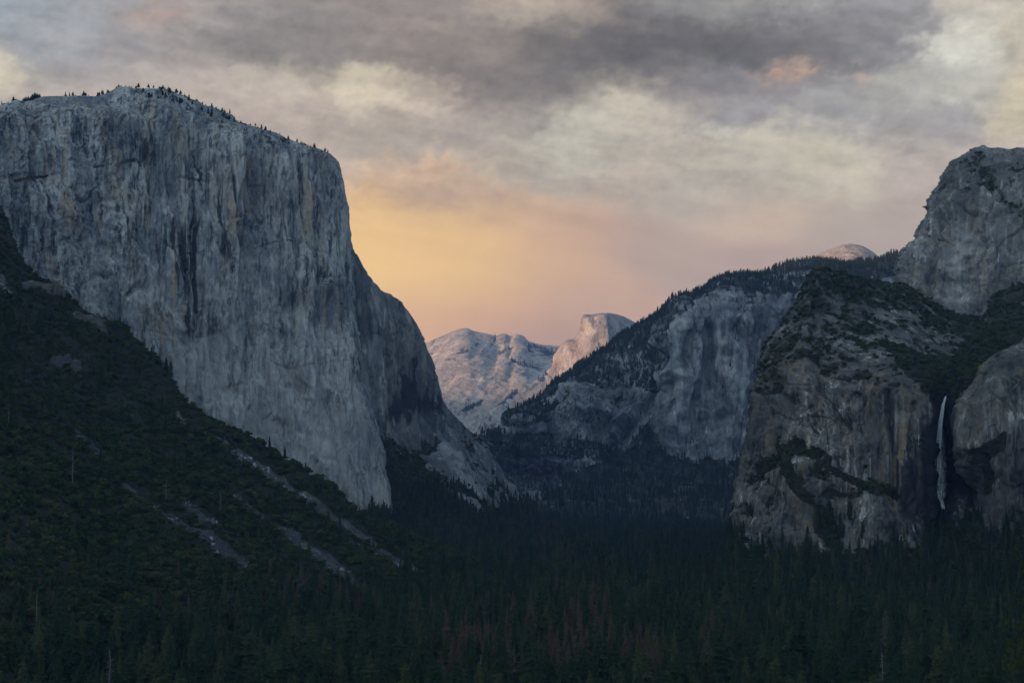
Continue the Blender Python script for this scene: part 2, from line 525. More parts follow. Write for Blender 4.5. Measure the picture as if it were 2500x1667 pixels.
# (column, row, half width, half height, colour) read off the cloud cover
SKY_PTS = [
    (20, 40, 130, 90, (136, 155, 178)), (130, 90, 110, 60, (152, 153, 163)), (100, 155, 120, 50, (140, 145, 158)),
    (-10, 210, 60, 36, (226, 210, 176)), (120, 235, 90, 40, (174, 160, 154)), (380, 75, 60, 22, (178, 152, 142)),
    (300, 150, 110, 50, (154, 147, 152)), (520, 30, 120, 50, (166, 156, 158)), (600, 115, 110, 44, (134, 127, 126)), (1000, 150, 120, 30, (142, 130, 124)), (2050, 110, 120, 36, (134, 129, 132)),
    (470, 205, 100, 40, (178, 162, 156)), (720, 150, 100, 35, (142, 132, 129)), (800, 60, 120, 45, (149, 138, 137)),
    (660, 195, 70, 28, (190, 175, 160)), (900, 232, 54, 36, (206, 190, 164)), (1010, 255, 60, 40, (192, 172, 154)),
    (1000, 100, 80, 40, (166, 146, 138)), (1060, 30, 90, 40, (152, 139, 137)), (1140, 118, 60, 28, (172, 153, 142)),
    (1220, 160, 90, 50, (136, 123, 117)), (700, 350, 120, 60, (182, 162, 151)), (1090, 325, 90, 30, (162, 147, 138)),
    (980, 330, 80, 30, (172, 157, 146)), (900, 365, 70, 40, (184, 168, 152)), (870, 410, 60, 35, (192, 166, 145)),
    (1010, 432, 110, 26, (206, 173, 146)), (1100, 470, 90, 30, (180, 158, 142)), (870, 490, 80, 40, (222, 186, 136)),
    (900, 650, 120, 80, (242, 206, 132)), (1150, 640, 120, 80, (236, 200, 136)), (1050, 565, 110, 46, (224, 188, 136)), (1340, 600, 120, 60, (210, 176, 142)),
    (1050, 680, 80, 60, (236, 198, 136)), (1000, 775, 100, 50, (226, 180, 133)), (1200, 770, 100, 45, (212, 170, 132)),
    (1310, 815, 70, 40, (190, 157, 132)), (1450, 710, 100, 50, (200, 169, 143)), (1200, 505, 90, 40, (194, 166, 138)),
    (1350, 640, 90, 40, (214, 178, 142)), (1420, 560, 100, 36, (186, 161, 145)), (1560, 605, 90, 36, (184, 159, 145)),
    (1820, 555, 95, 36, (206, 180, 155)), (1690, 655, 100, 40, (186, 162, 144)), (1850, 640, 90, 30, (184, 158, 146)),
    (1700, 500, 110, 40, (178, 167, 154)), (1440, 40, 80, 36, (166, 148, 140)), (1300, 20, 80, 36, (177, 160, 146)),
    (1500, 125, 180, 58, (107, 101, 99)), (1700, 112, 210, 62, (104, 99, 99)), (1900, 130, 160, 48, (111, 105, 107)), (1250, 130, 120, 40, (126, 116, 111)),
    (1350, 205, 100, 55, (129, 119, 117)), (1780, 30, 110, 36, (152, 150, 153)), (2100, 60, 110, 45, (150, 148, 158)),
    (1990, 10, 90, 36, (167, 165, 170)), (2400, 40, 70, 40, (188, 180, 173)), (2150, 150, 100, 40, (138, 136, 145)),
    (2328, 145, 38, 34, (218, 216, 208)), (2250, 235, 80, 40, (172, 170, 166)), (2430, 130, 50, 60, (196, 186, 168)),
    (2490, 300, 44, 50, (208, 192, 160)), (2370, 240, 50, 34, (184, 180, 172)), (2280, 325, 90, 34, (154, 151, 157)),
    (1490, 265, 65, 44, (190, 178, 161)), (1680, 230, 90, 40, (138, 129, 131)), (1800, 192, 70, 24, (150, 150, 160)),
    (1935, 198, 44, 17, (205, 165, 142)), (2122, 224, 22, 13, (190, 162, 148)), (1850, 275, 100, 35, (143, 138, 147)),
    (2050, 290, 80, 40, (161, 159, 163)), (1600, 335, 80, 50, (184, 171, 158)), (1880, 345, 70, 40, (198, 188, 170)),
    (1380, 350, 70, 60, (190, 184, 168)), (1750, 400, 90, 45, (183, 172, 157)), (2000, 400, 90, 50, (192, 181, 160)),
    (2100, 455, 36, 50, (202, 192, 170)), (2220, 420, 80, 60, (182, 166, 158)), (2150, 570, 110, 50, (180, 166, 152)),
    (1510, 450, 100, 45, (185, 168, 152)), (1250, 300, 80, 45, (164, 149, 141)), (1260, 410, 80, 40, (175, 162, 148)),
    (2450, 480, 100, 80, (182, 166, 156)), (400, 330, 200, 60, (180, 163, 152)),
]


PUFFS = [(650, 196, 70, 34, (204, 190, 170), 0.6), (900, 236, 66, 50, (224, 208, 178), 0.75), (1010, 262, 50, 40, (204, 184, 164), 0.5), (1110, 205, 40, 24, (176, 158, 146), 0.5),
         (1500, 268, 90, 60, (204, 194, 174), 0.7), (1570, 300, 60, 50, (192, 180, 164), 0.5), (1725, 262, 40, 40, (178, 168, 158), 0.4), (1900, 350, 90, 46, (202, 192, 174), 0.6),
         (1960, 400, 80, 50, (196, 186, 166), 0.5), (2105, 450, 40, 60, (208, 198, 174), 0.6), (1370, 350, 70, 60, (192, 188, 174), 0.5), (2335, 160, 62, 50, (216, 216, 210), 0.75),
         (2260, 230, 100, 50, (178, 178, 176), 0.5), (2400, 230, 60, 50, (186, 184, 178), 0.5), (2180, 330, 120, 46, (172, 168, 166), 0.4), (10, 226, 60, 36, (230, 214, 178), 0.4),
         (1020, 440, 80, 22, (214, 182, 150), 0.55), (1210, 450, 26, 20, (216, 190, 160), 0.5), (1935, 200, 46, 15, (226, 174, 138), 0.9), (2120, 224, 24, 11, (208, 168, 146), 0.7),
         (400, 72, 64, 20, (196, 152, 134), 0.5), (1160, 395, 60, 40, (188, 176, 160), 0.35), (700, 262, 40, 24, (206, 188, 166), 0.4)]


def build_sky():
    ff = lambda a, b, n: np.linspace(a, b, n, endpoint=False)
    az = np.concatenate([ff(-180, -60, 24), ff(-60, -40, 24), ff(-40, -21, 90), ff(-21, 21, 600), ff(21, 40, 90), ff(40, 60, 24), np.linspace(60, 180, 25)])
    el = np.concatenate([[-4, -2], ff(-0.5, 3.2, 12), ff(3.2, 18.5, 250), ff(18.5, 40, 26), np.linspace(40, 89.5, 18)])
    A, E = np.meshgrid(az, el, indexing='ij')
    a, e = A.ravel(), E.ravel()
    d = np.stack([np.sin(np.radians(a)) * np.cos(np.radians(e)), np.cos(np.radians(a)) * np.cos(np.radians(e)), np.sin(np.radians(e))], -1)
    V = d * 400000.0
    # flat sky coordinates in units of 100 measured pixels (1 unit = 1.43 degrees)
    k = 70.1
    X = a * k
    Yp = -e * k
    px = W0 / 2 + X
    py = HZ + Yp
    Q = np.stack([X / 100, Yp / 100, np.zeros_like(X)], -1)
    up = sstep(620, 380, py)                 # rain veil low down, lumpy cloud above
    w1 = np.stack([fbm(Q * np.array([0.45, 0.8, 1]), 4, 0.55, seed=1), fbm(Q * np.array([0.45, 0.8, 1]), 4, 0.55, seed=2)], -1)
    w2 = np.stack([fbm(Q * np.array([1.5, 2.2, 1]), 5, 0.6, seed=3), fbm(Q * np.array([1.5, 2.2, 1]), 5, 0.6, seed=4)], -1)
    w3 = np.stack([fbm(Q * np.array([4.6, 6.0, 1]), 4, 0.6, seed=5), fbm(Q * np.array([4.6, 6.0, 1]), 4, 0.6, seed=6)], -1)
    amp1 = 25 + 55 * up
    amp2 = 6 + 44 * up
    qx = px + w1[:, 0] * amp1 * 1.5 + w2[:, 0] * amp2 * 1.3 + w3[:, 0] * (3 + 26 * up)
    qy = py + w1[:, 1] * amp1 * 0.7 + w2[:, 1] * amp2 * 0.9 + w3[:, 1] * (3 + 20 * up)
    num = np.zeros((len(px), 3))
    den = np.zeros(len(px))
    for (cx, cyy, sx, sy, c) in SKY_PTS:
        g = np.exp(-0.5 * (((qx - cx) / (sx * 0.9)) ** 2 + ((qy - cyy) / (sy * 0.9)) ** 2)) + 1e-7
        lc = srgb(c)
        lc = (lc.mean() + (lc - lc.mean()) * (0.98 if cyy > 420 and cx < 1500 else 0.68)) * SKY_TINT
        num += g[:, None] * lc
        den += g
    front = num / den[:, None]
    low_ = sstep(380, 620, py)[:, None]
    front *= low_ * np.array([1.04, 0.955, 0.93]) + (1 - low_) * np.array([1.0, 0.99, 0.975])
    # billows and streaks
    ca, sa = math.cos(0.16), math.sin(0.16)
    Xr, Yr = (X * ca + Yp * sa) / 100, (-X * sa + Yp * ca) / 100
    Qr = np.stack([Xr, Yr, np.zeros_like(X)], -1)
    st = fbm(Qr * np.array([0.42, 2.4, 1]) + w1[:, [0, 1, 0]] * 0.5, 6, 0.58, seed=9)
    b1 = fbm(Q * np.array([0.9, 1.6, 1]) + w1[:, [0, 1, 0]] * 0.9, 6, 0.56, seed=19)
    b2 = fbm(Q * np.array([2.6, 4.2, 1]) + w2[:, [1, 0, 1]] * 0.7, 5, 0.6, seed=12)
    veil = fbm(Qr * np.array([1.1, 0.22, 1]), 3, seed=15)
    front *= (1 + up * (0.34 * st + 0.20 * b1 + 0.15 * b2) + (1 - up) * (0.06 * veil + 0.07 * st))[:, None]
    # heaped clouds with crisp sunlit crowns
    bil = 1 - 2.2 * np.abs(fbm(Q * np.array([2.2, 2.6, 1]) + w2[:, [1, 0, 1]] * 0.35, 5, 0.55, seed=44))
    gp = np.random.default_rng(17)
    for cx, cyy, sx, sy, c, str_ in PUFFS:
        f = np.full(len(px), -9.0)
        xx, yy = px + 16 * w2[:, 0] + 12 * w3[:, 0], py + 12 * w2[:, 1] + 10 * w3[:, 1]
        for q in range(7):
            ou, ov = gp.uniform(-0.85, 0.85), gp.uniform(-0.35, 0.6)
            r_ = gp.uniform(0.32, 0.62)
            f = np.maximum(f, 1 - np.hypot((xx - cx) / sx - ou, (yy - cyy) / sy - ov) / r_)
        v = (yy - cyy) / sy
        f = f + 0.5 * bil + 0.3 * b2
        al = sstep(0.10, 0.62, f) * sstep(1.2, -0.5, v) * str_ * 0.5
        shade = 0.93 + 0.13 * bil - 0.10 * np.clip(v, -0.3, 1)
        pc = srgb(c)
        pc = (pc.mean() + (pc - pc.mean()) * 0.7) * 0.93
        front = front * (1 - al[:, None]) + (pc * SKY_TINT * np.array([1.01, 0.975, 0.97]) * shade[:, None]) * al[:, None]
    # ragged underside of the dark upper deck, lit cloud swelling out below it
    ex, ey = zip(*[(-200, 120), (200, 150), (480, 150), (640, 182), (760, 202), (900, 212), (1000, 236), (1130, 262), (1250, 274), (1340, 250), (1420, 222), (1490, 210),
                   (1600, 232), (1750, 240), (1900, 262), (2000, 300), (2150, 312), (2300, 330), (2700, 350)])
    edge = np.interp(px + 40 * w2[:, 0], ex, ey) + 34 * w1[:, 1] + 26 * w2[:, 1] + 16 * w3[:, 1] + 14 * bil - py
    deck = sstep(-9, 16, edge) * sstep(330, 120, edge)
    lit = sstep(6, -14, edge) * sstep(-120, -10, edge)
    win = sstep(420, 620, px) * sstep(2350, 2050, px)
    front *= (1 - win * (0.13 * deck - 0.07 * lit))[:, None]
    bil2 = 0.55 - 2.0 * np.abs(fbm(Q * np.array([1.5, 2.4, 1]) + w2[:, [0, 1, 0]] * 0.5, 6, 0.6, seed=47))
    front *= (1 + up * 0.15 * bil2)[:, None]
    # the rest of the sky: broken grey cloud, the blue of evening between
    D3 = d * 3.2
    cov = fbm(D3 + 0.6 * np.stack([fbm(D3, 3, seed=31)] * 3, -1), 5, 0.55, seed=33)
    glow = np.array([-0.70, -0.64, 0.34])                # unseen sunset side, made brighter and cooler to model the rock
    lobe = np.clip(d @ (glow / np.linalg.norm(glow)) * 0.62 + 0.38, 0, 1) ** 2
    grey = srgb((128, 157, 184)) * (1 + 0.4 * cov[:, None]) * (0.75 + 0.5 * np.clip(d[:, 2], 0, 1))[:, None]
    grey = grey * (1 - lobe[:, None]) + lobe[:, None] * np.array([1.48, 1.93, 2.18]) * (1 + 0.4 * cov[:, None])
    wf = sstep(0.0, 1.0, np.clip(np.minimum((34 - np.abs(a)) / 14, (30 - e) / 12), 0, 1))
    col = front * wf[:, None] + grey * (1 - wf[:, None])
    alpha = wf + (1 - wf) * sstep(-0.25, 0.25, cov + 0.35 * sstep(30, 12, e) - 0.12)
    sd = -np.array(SUN_DIR[:])
    near_sun = np.degrees(np.arccos(np.clip(d @ sd, -1, 1)))
    gap = sstep(9, 16, near_sun)                      # the clear strip the last sunlight comes through
    alpha = alpha * gap
    me = mesh_from("sky", V, grid_faces(len(az), len(el)), smooth=True,
                   attrs={'sky_col': np.concatenate([np.maximum(col, 0), alpha[:, None]], 1)})
    T = NT("cloud_cover")
    at_ = T.n("ShaderNodeAttribute", attribute_name='sky_col')
    em = T.n("ShaderNodeEmission")
    T.l(at_.outputs['Color'], em.inputs[0])
    em.inputs[1].default_value = SKY_GAIN
    tr = T.n("ShaderNodeBsdfTransparent")
    mx = T.n("ShaderNodeMixShader")
    T.l(at_.outputs['Alpha'], mx.inputs[0])
    T.l(tr.outputs[0], mx.inputs[1])
    T.l(em.outputs[0], mx.inputs[2])
    T.l(mx.outputs[0], T.out.inputs[0])
    T.m.cycles.emission_sampling = 'NONE'
    me.materials.append(T.m)
    o = link("sky", me)
    tag(o, "evening sky of mauve grey cloud with a golden glow low between the peaks", "sky", kind='structure')


build_sky()

# ------------------------------------------------------------------ haze
def build_haze():
    x0, x1, y0, y1, z0, z1 = -17500, 16500, -12500, 24500, -300, 2150
    bm = bmesh.new()
    bmesh.ops.create_cube(bm, size=1)
    for v in bm.verts:
        v.co = ((x0 + x1) / 2 + v.co.x * (x1 - x0), (y0 + y1) / 2 + v.co.y * (y1 - y0), (z0 + z1) / 2 + v.co.z * (z1 - z0))
    me = bpy.data.meshes.new("haze")
    bm.to_mesh(me); bm.free()
    m = bpy.data.materials.new("evening_haze")
    m.use_nodes = True
    t = m.node_tree
    t.nodes.clear()
    o = t.nodes.new("ShaderNodeOutputMaterial")
    pv = t.nodes.new("ShaderNodeVolumePrincipled")
    pv.inputs['Color'].default_value = (0.30, 0.50, 1.0, 1)
    pv.inputs['Density'].default_value = HAZE_DENSITY
    pv.inputs['Anisotropy'].default_value = 0.1
    t.links.new(pv.outputs[0], o.inputs['Volume'])
    me.materials.append(m)
    ob = link("haze", me)
    tag(ob, "thin blue evening haze filling the valley", "haze", kind='stuff')


build_haze()

# ------------------------------------------------------------------ terrain
class Runs:
    """long stains that water leaves down a wall, as a 0..1 value per vertex"""

    def __init__(self, px, py, Pf, seed):
        self.g = np.random.default_rng(seed)
        self.px, self.py = px, py
        self.wob = 7 * fbm(Pf / np.array([90, 90, 160]), 3, seed=seed + 1)
        self.fade = np.clip(0.6 + 0.8 * fbm(Pf / np.array([30, 30, 90]), 3, 0.6, seed=seed + 2), 0.2, 1.1)

    def __call__(self, n, x0, x1, y0, y1, l0, l1, wd0, wd1, s0, s1, slant=0.05, top=None):
        g, px, py = self.g, self.px, self.py
        out = np.zeros(len(px), np.float32)
        for k in range(n):
            x, y, L, wd, st = g.uniform(x0, x1), g.uniform(y0, y1), g.uniform(l0, l1), g.uniform(wd0, wd1), g.uniform(s0, s1)
            if top: y = max(y, top(x))
            sel = np.nonzero((np.abs(px - x - slant * (py - y)) < wd * 2 + 9) & (py > y - 5) & (py < y + L))[0]
            t = (py[sel] - y) / L
            dx = np.abs(px[sel] - x - slant * (py[sel] - y) + self.wob[sel]) / (wd * (0.6 + 0.6 * t))
            out[sel] = np.maximum(out[sel], st * sstep(1, 0.35, dx) * sstep(-0.01, 0.04, t) * sstep(1, 0.55, t))
        return out * self.fade




def terrain(name, P, mat, label, cat, attrs=None, kind='structure'):
    nu, nv = P.shape[:2]
    a = {k: np.zeros(nu * nv, np.float32) for k in ('veg', 'wet', 'pale', 'tanm')}
    if attrs:
        a.update(attrs)
    f = grid_faces(nu, nv)
    me = mesh_from(name, P.reshape(-1, 3), f, [mat], True, a)
    o = link(name, me)
    tag(o, label, cat, kind=kind)
    return o


def flat(P): return P.reshape(-1, 3)


# valley floor -----------------------------------------------------------------
def floor_sheet():
    x = np.linspace(-16000, 16000, 90)
    y = np.linspace(-12000, 24000, 100)
    X, Y = np.meshgrid(x, y, indexing='ij')
    P = np.stack([X, Y, np.full_like(X, ZF)], -1)
    P[..., 2] += 3 * fbm(flat(P) / 400, 3).reshape(X.shape)
    terrain("valley_floor", P, M_FLOOR, "flat dark valley floor under the dense conifer forest", "ground")


floor_sheet()


# tall cliff face ----------------------------------------------------------------
RIM = [(-420, 300), (-200, 285), (-80, 270), (0, 264), (38, 249), (115, 243), (184, 241), (230, 237), (283, 224), (325, 218), (364, 219),
       (413, 226), (459, 239), (498, 260), (543, 276), (597, 302), (651, 325), (708, 348), (765, 367), (804, 383), (823, 398)]


def rim_y(x):
    xs, ys = zip(*RIM)
    return np.interp(x, xs, ys)


def big_cliff():
    cols = []
    for x in (-420, -200, 0, 115, 230, 325, 413, 498, 597, 708, 765, 804):
        ry = float(rim_y(x))
        t = (x + 200) / 1000
        Yd = 3280 + 560 * t                         # recedes towards the prow
        base = np.interp(x, [-420, 0, 250, 500, 804], [560, 760, 950, 1150, 1300])
        lean = 30 * (1 - t) + 40
        sh = np.interp(x, [-420, 0, 325, 500, 708, 804], [45, 42, 75, 60, 34, 12])   # rounded shoulder under the skyline
        bx = x + np.interp(x, [-420, 400, 804], [0, 20, 120])
        cols.append([(bx, base, Yd - lean - 60), (x + (bx - x) * 0.55, base * 0.6 + ry * 0.4, Yd - lean),
                     (x + (bx - x) * 0.2, base * 0.3 + ry * 0.7, Yd), (x, ry + sh, Yd + 25), (x, ry + sh * 0.35, Yd + 75),
                     (x, ry, Yd + 150)])
    # the prow and its turned side
    cols.append([(956, 1262, 3860), (892, 935, 3890), (851, 720, 3910), (839, 520, 3925), (829, 440, 3935), (823, 398, 3960)])
    cols.append([(950, 1275, 4150), (880, 935, 4150), (843, 720, 4150), (832, 520, 4150), (822, 440, 4150), (815, 402, 4160)])
    cols.append([(900, 1290, 4600), (840, 935, 4600), (810, 720, 4600), (800, 520, 4600), (795, 450, 4600), (790, 425, 4600)])
    P = loft(cols, 560, [110, 120, 120, 40, 22], back=[(180, -8), (700, -60), (1500, -500)], nback=4)
    N = normals(P)
    nu, nv = P.shape[:2]
    Pf = flat(P)
    px, py = pix(Pf)
    d = (cliff_relief(Pf, 1.0) + facets(Pf, 1.3, JOINTS)) * np.interp(px, [740, 830], [1, 0.6])
    rz = sstep(380, 250, px) * sstep(820, 600, py) + 0.6 * sstep(60, 200, px) * sstep(380, 560, py) * sstep(420, 330, px)
    d += rz * 9 * (fbm(Pf / 24, 4, 0.62, seed=61) + 0.5 * (0.3 - np.abs(fbm(Pf / 60, 3, seed=62)) * 2))
    rowi = np.tile(np.arange(nv), nu)
    soft = np.interp(rowi, [0, 350, 412, 420, nv], [1, 1, 0.25, 0.18, 0.3])
    # big features: dihedral under the summit, dark recessed scoop, pillar flaring low, heart arch
    d += -26 * near_line(px, py, [(495, 270), (492, 330), (488, 400)], 26) * 1.0
    d += 16 * near_line(px, py, [(545, 330), (560, 500), (575, 640)], 50)
    d += -14 * near_line(px, py, [(478, 560), (485, 700), (492, 760)], 22)
    d += -12 * near_line(px, py, [(436, 560), (444, 720), (452, 860)], 18)
    d += 14 * near_line(px, py, [(640, 830), (690, 960), (760, 1070), (860, 1230)], [25, 45, 60, 60])
    d += -16 * near_line(px, py, [(668, 850), (690, 880), (735, 960)], 16)
    d += -10 * near_line(px, py, [(195, 700), (225, 680), (260, 678)], 14)
    d += -9 * near_line(px, py, [(30, 440), (70, 432), (110, 436)], 14)
    jy2 = py + 16 * fbm(Pf / 60, 4, 0.6, seed=95)
    brk = sstep(-0.15, 0.2, fbm(Pf / 50, 3, seed=96))
    d += -8 * brk * near_line(px, jy2, [(160, 402), (260, 404), (330, 398), (420, 412)], 6)
    d += -8 * brk * near_line(px, jy2, [(440, 430), (500, 448), (570, 450), (630, 452)], 6)
    P = (Pf + flat(N) * (d * soft)[:, None]).reshape(nu, nv, 3)
    veg = np.zeros(len(Pf))
    veg += 0.9 * near_line(px, py, [(36, 445), (70, 440), (110, 432)], [12, 14, 8])
    rr = py - rim_y(px)
    smooth_low = inpoly(px + 30 * fbm(Pf / 90, 3, seed=97), py, [(560, 780), (700, 760), (845, 830), (960, 1250), (640, 1140), (400, 900)]).astype(float)
    veg += 0.34 * sstep(60, 5, rr) * sstep(400, 440, px) + 0.25 * (rowi > 412)
    pale = 0.5 * near_line(px, py, [(560, 320), (575, 400), (580, 500)], [35, 45, 40])
    pale += 0.55 * near_line(px, py, [(650, 860), (700, 980), (770, 1080), (880, 1240)], [30, 60, 80, 60]) * sstep(-0.5, 0.4, fbm(Pf / 60, 3, seed=4))
    pale += 0.35 * near_line(px, py, [(420, 900), (560, 1080)], [50, 70]) * sstep(-0.4, 0.4, fbm(Pf / 60, 3, seed=5))
    wet = 0.55 * near_line(px, py, [(486, 300), (484, 560), (488, 760)], [14, 16, 8])
    wet += 0.45 * near_line(px, py, [(330, 330), (350, 460), (300, 560)], [60, 70, 60]) + 0.3 * near_line(px, py, [(690, 400), (690, 560)], [30, 30])
    wet = wet * 0.55 + 0.16 * sstep(360, 200, px) * sstep(420, 520, py) + 0.2 * near_line(px, py, [(640, 900), (660, 1010)], [50, 50])
    tanm = 0.9 * near_line(px, py, [(560, 330), (580, 480), (600, 700), (620, 820)], [60, 70, 60, 40]) + 0.7 * near_line(px, py, [(740, 420), (760, 640)], [60, 50]) \
        + 0.7 * near_line(px, py, [(400, 700), (400, 820)], [50, 50]) + 0.6 * near_line(px, py, [(160, 300), (150, 520)], [40, 50]) + 0.4 * near_line(px, py, [(30, 300), (30, 340)], [40, 40])
    pale = pale + 0.4 * near_line(px, py, [(500, 900), (760, 1150)], [120, 90]) * sstep(-0.5, 0.5, fbm(Pf * np.array([1 / 50, 1 / 50, 1 / 160]), 3, seed=75))
    rn = Runs(px, py, Pf, 64)
    runs = lambda n, x0, x1, y0, y1, *r: rn(n, x0, x1, y0, y1, *r, top=lambda x: float(rim_y(x)) + 30)
    wet = wet + runs(95, 20, 820, 260, 640, 90, 380, 2.2, 6.5, 0.3, 0.75) + runs(26, 400, 560, 420, 620, 150, 380, 2.5, 8, 0.4, 0.8)
    pale = pale + runs(60, 40, 880, 320, 900, 60, 260, 2, 5.5, 0.4, 1.0)
    tanm = tanm + runs(45, 60, 830, 280, 700, 120, 360, 6, 18, 0.5, 1.0)
    terrain("granite_cliff", P, M_ELCAP, "huge sheer grey granite cliff with rounded wooded summit and sharp prow", "cliff",
            {'veg': veg, 'pale': np.clip(pale + 0.42 * smooth_low * sstep(-0.6, 0.3, fbm(Pf * np.array([1 / 40, 1 / 40, 1 / 200]), 4, 0.6, seed=98)), 0, 0.85), 'wet': wet + 0.2 * near_line(px, py, [(455, 560), (470, 820)], [60, 40]), 'tanm': np.clip(tanm, 0, 1)})
    return P, nv


CLIFF_P, CLIFF_NV = big_cliff()


# shaded east buttress of the cliff
BUT_RIM = [(760, 560), (842, 580), (842, 600), (858, 622), (883, 649), (907, 676), (929, 709), (970, 738), (996, 767), (1010, 796), (1023, 828),
           (1037, 868), (1054, 921), (1077, 971), (1104, 1011), (1119, 1042), (1128, 1062)]


def east_buttress():
    cols = []
    for x, ry, Yd in ((790, 560, 4040), (845, 598, 4060), (883, 649, 4090), (929, 709, 4140), (970, 738, 4190), (1000, 780, 4240), (1037, 868, 4300),
                      (1077, 971, 4380), (1119, 1042, 4470)):
        b = 1110
        m = ry * 0.5 + b * 0.5
        bx = x + (0 if x > 1000 else (1000 - x) * 0.12)
        cols.append([(bx, b, Yd - 60), (x * 0.5 + bx * 0.5, m, Yd - 20), (x, ry + 0.12 * (b - ry), Yd + 5), (x, ry, Yd + 70)])
    cols.append([(1150, 1115, 4640), (1143, 1100, 4660), (1138, 1085, 4680), (1136, 1078, 4720)])
    P = loft(cols, 190, [70, 80, 26], back=[(200, -30), (900, -400)], nback=4)
    N = normals(P)
    Pf = flat(P)
    px, py = pix(Pf)
    d = cliff_relief(Pf, 7.0, amp=0.8, rib=13) + facets(Pf, 4.3, JOINTS)
    nu, nv = P.shape[:2]
    rowi = np.tile(np.arange(nv), nu)
    soft = np.interp(rowi, [0, 145, 175, nv], [1, 1, 0.3, 0.3])
    wet = 0.6 * near_line(px, py, [(985, 880), (990, 960)], [18, 22]) + 0.75 * near_line(px, py, [(950, 1010), (1000, 980), (1060, 1000)], [40, 60, 40])
    pale = 0.5 * near_line(px, py, [(905, 830), (900, 880)], [16, 18])
    rn = Runs(px, py, Pf, 194)
    wet = wet + rn(46, 840, 1090, 620, 960, 60, 220, 2, 6.5, 0.4, 0.85, 0.12)
    pale = pale + rn(26, 840, 1060, 640, 1000, 50, 160, 2, 6, 0.4, 0.8, 0.12)
    P = (Pf + flat(N) * (d * soft)[:, None]).reshape(nu, nv, 3)
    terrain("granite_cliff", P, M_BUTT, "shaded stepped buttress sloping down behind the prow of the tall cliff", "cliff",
            {'wet': wet, 'pale': pale})


east_buttress()


# apron under the buttress
def apron():
    c = [[(840, 1300, 3600), (850, 1240, 3800), (862, 1110, 3990), (862, 1085, 4030)],
         [(900, 1300, 3560), (908, 1240, 3760), (915, 1120, 3960), (915, 1080, 4020)],
         [(960, 1300, 3600), (960, 1235, 3850), (950, 1120, 4060), (945, 1068, 4120)],
         [(1040, 1300, 3700), (1050, 1225, 3960), (1050, 1120, 4180), (1050, 1050, 4330)],
         [(1110, 1300, 3800), (1115, 1225, 4080), (1125, 1120, 4330), (1126, 1056, 4480)],
         [(1160, 1300, 3900), (1165, 1230, 4150), (1170, 1140, 4450), (1170, 1082, 4580)],
         [(1205, 1300, 4000), (1210, 1240, 4280), (1212, 1175, 4550), (1211, 1140, 4640)],
         [(1250, 1300, 4100), (1255, 1255, 4400), (1260, 1220, 4640), (1260, 1205, 4690)],
         [(1300, 1300, 4200), (1300, 1270, 4500), (1294, 1250, 4720), (1290, 1240, 4760)],
         [(1310, 1300, 4700), (1306, 1285, 4850), (1304, 1270, 4950), (1302, 1262, 5000)]]
    P = loft(c, 240, [34, 60, 40], back=[(150, -30), (600, -260)], nback=3, foot=True)
    N = normals(P, 1.0)
    Pf = flat(P)
    px, py = pix(Pf)
    n3 = fbm(Pf / 90, 5, 0.6, seed=3)
    jx, jy = px + 34 * n3, py + 28 * fbm(Pf / 80, 5, 0.6, seed=13)
    rock = inpoly(jx, jy, [(940, 1062), (985, 1000), (1060, 1010), (1130, 1050), (1175, 1075), (1220, 1130), (1300, 1240), (1190, 1232), (1130, 1190), (1080, 1165), (1035, 1135), (1005, 1115), (960, 1085)]).astype(float)
    rock *= 1 - sstep(0.1, 0.5, near_line(jx, jy, [(995, 1098), (1050, 1092)], [28, 28]))
    rock *= 1 - 0.8 * sstep(0.05, 0.3, fbm(Pf / 55, 4, 0.6, seed=23)) * sstep(1090, 1160, px)
    rock = np.maximum(rock, sstep(0.2, 0.5, near_line(jx, jy, [(1085, 1200), (1170, 1247)], [12, 14])))
    rock = np.maximum(rock, sstep(0.2, 0.4, n3) * sstep(1120, 1080, py) * 0.8)
    d = slope_relief(Pf, 3.0, 0.8) + 0.6 * rock * cliff_relief(Pf, 5, 0.7)
    nu, nv = P.shape[:2]
    P = (Pf + flat(N) * d[:, None]).reshape(nu, nv, 3)
    pale = 0.9 * near_line(px, py, [(1020, 1025), (1055, 1075), (1095, 1120), (1120, 1170), (1160, 1212)], [12, 18, 20, 24, 14]) * sstep(-0.4, 0.3, fbm(Pf / 35, 3, seed=8))
    veg = 1 - rock
    terrain("talus_slope", P, M_BUTT, "wooded slope with pale bare slabs at the foot of the shaded buttress", "slope",
            {'veg': veg, 'pale': pale})
    return P, veg.reshape(nu, nv)


APRON_P, APRON_VEG = apron()

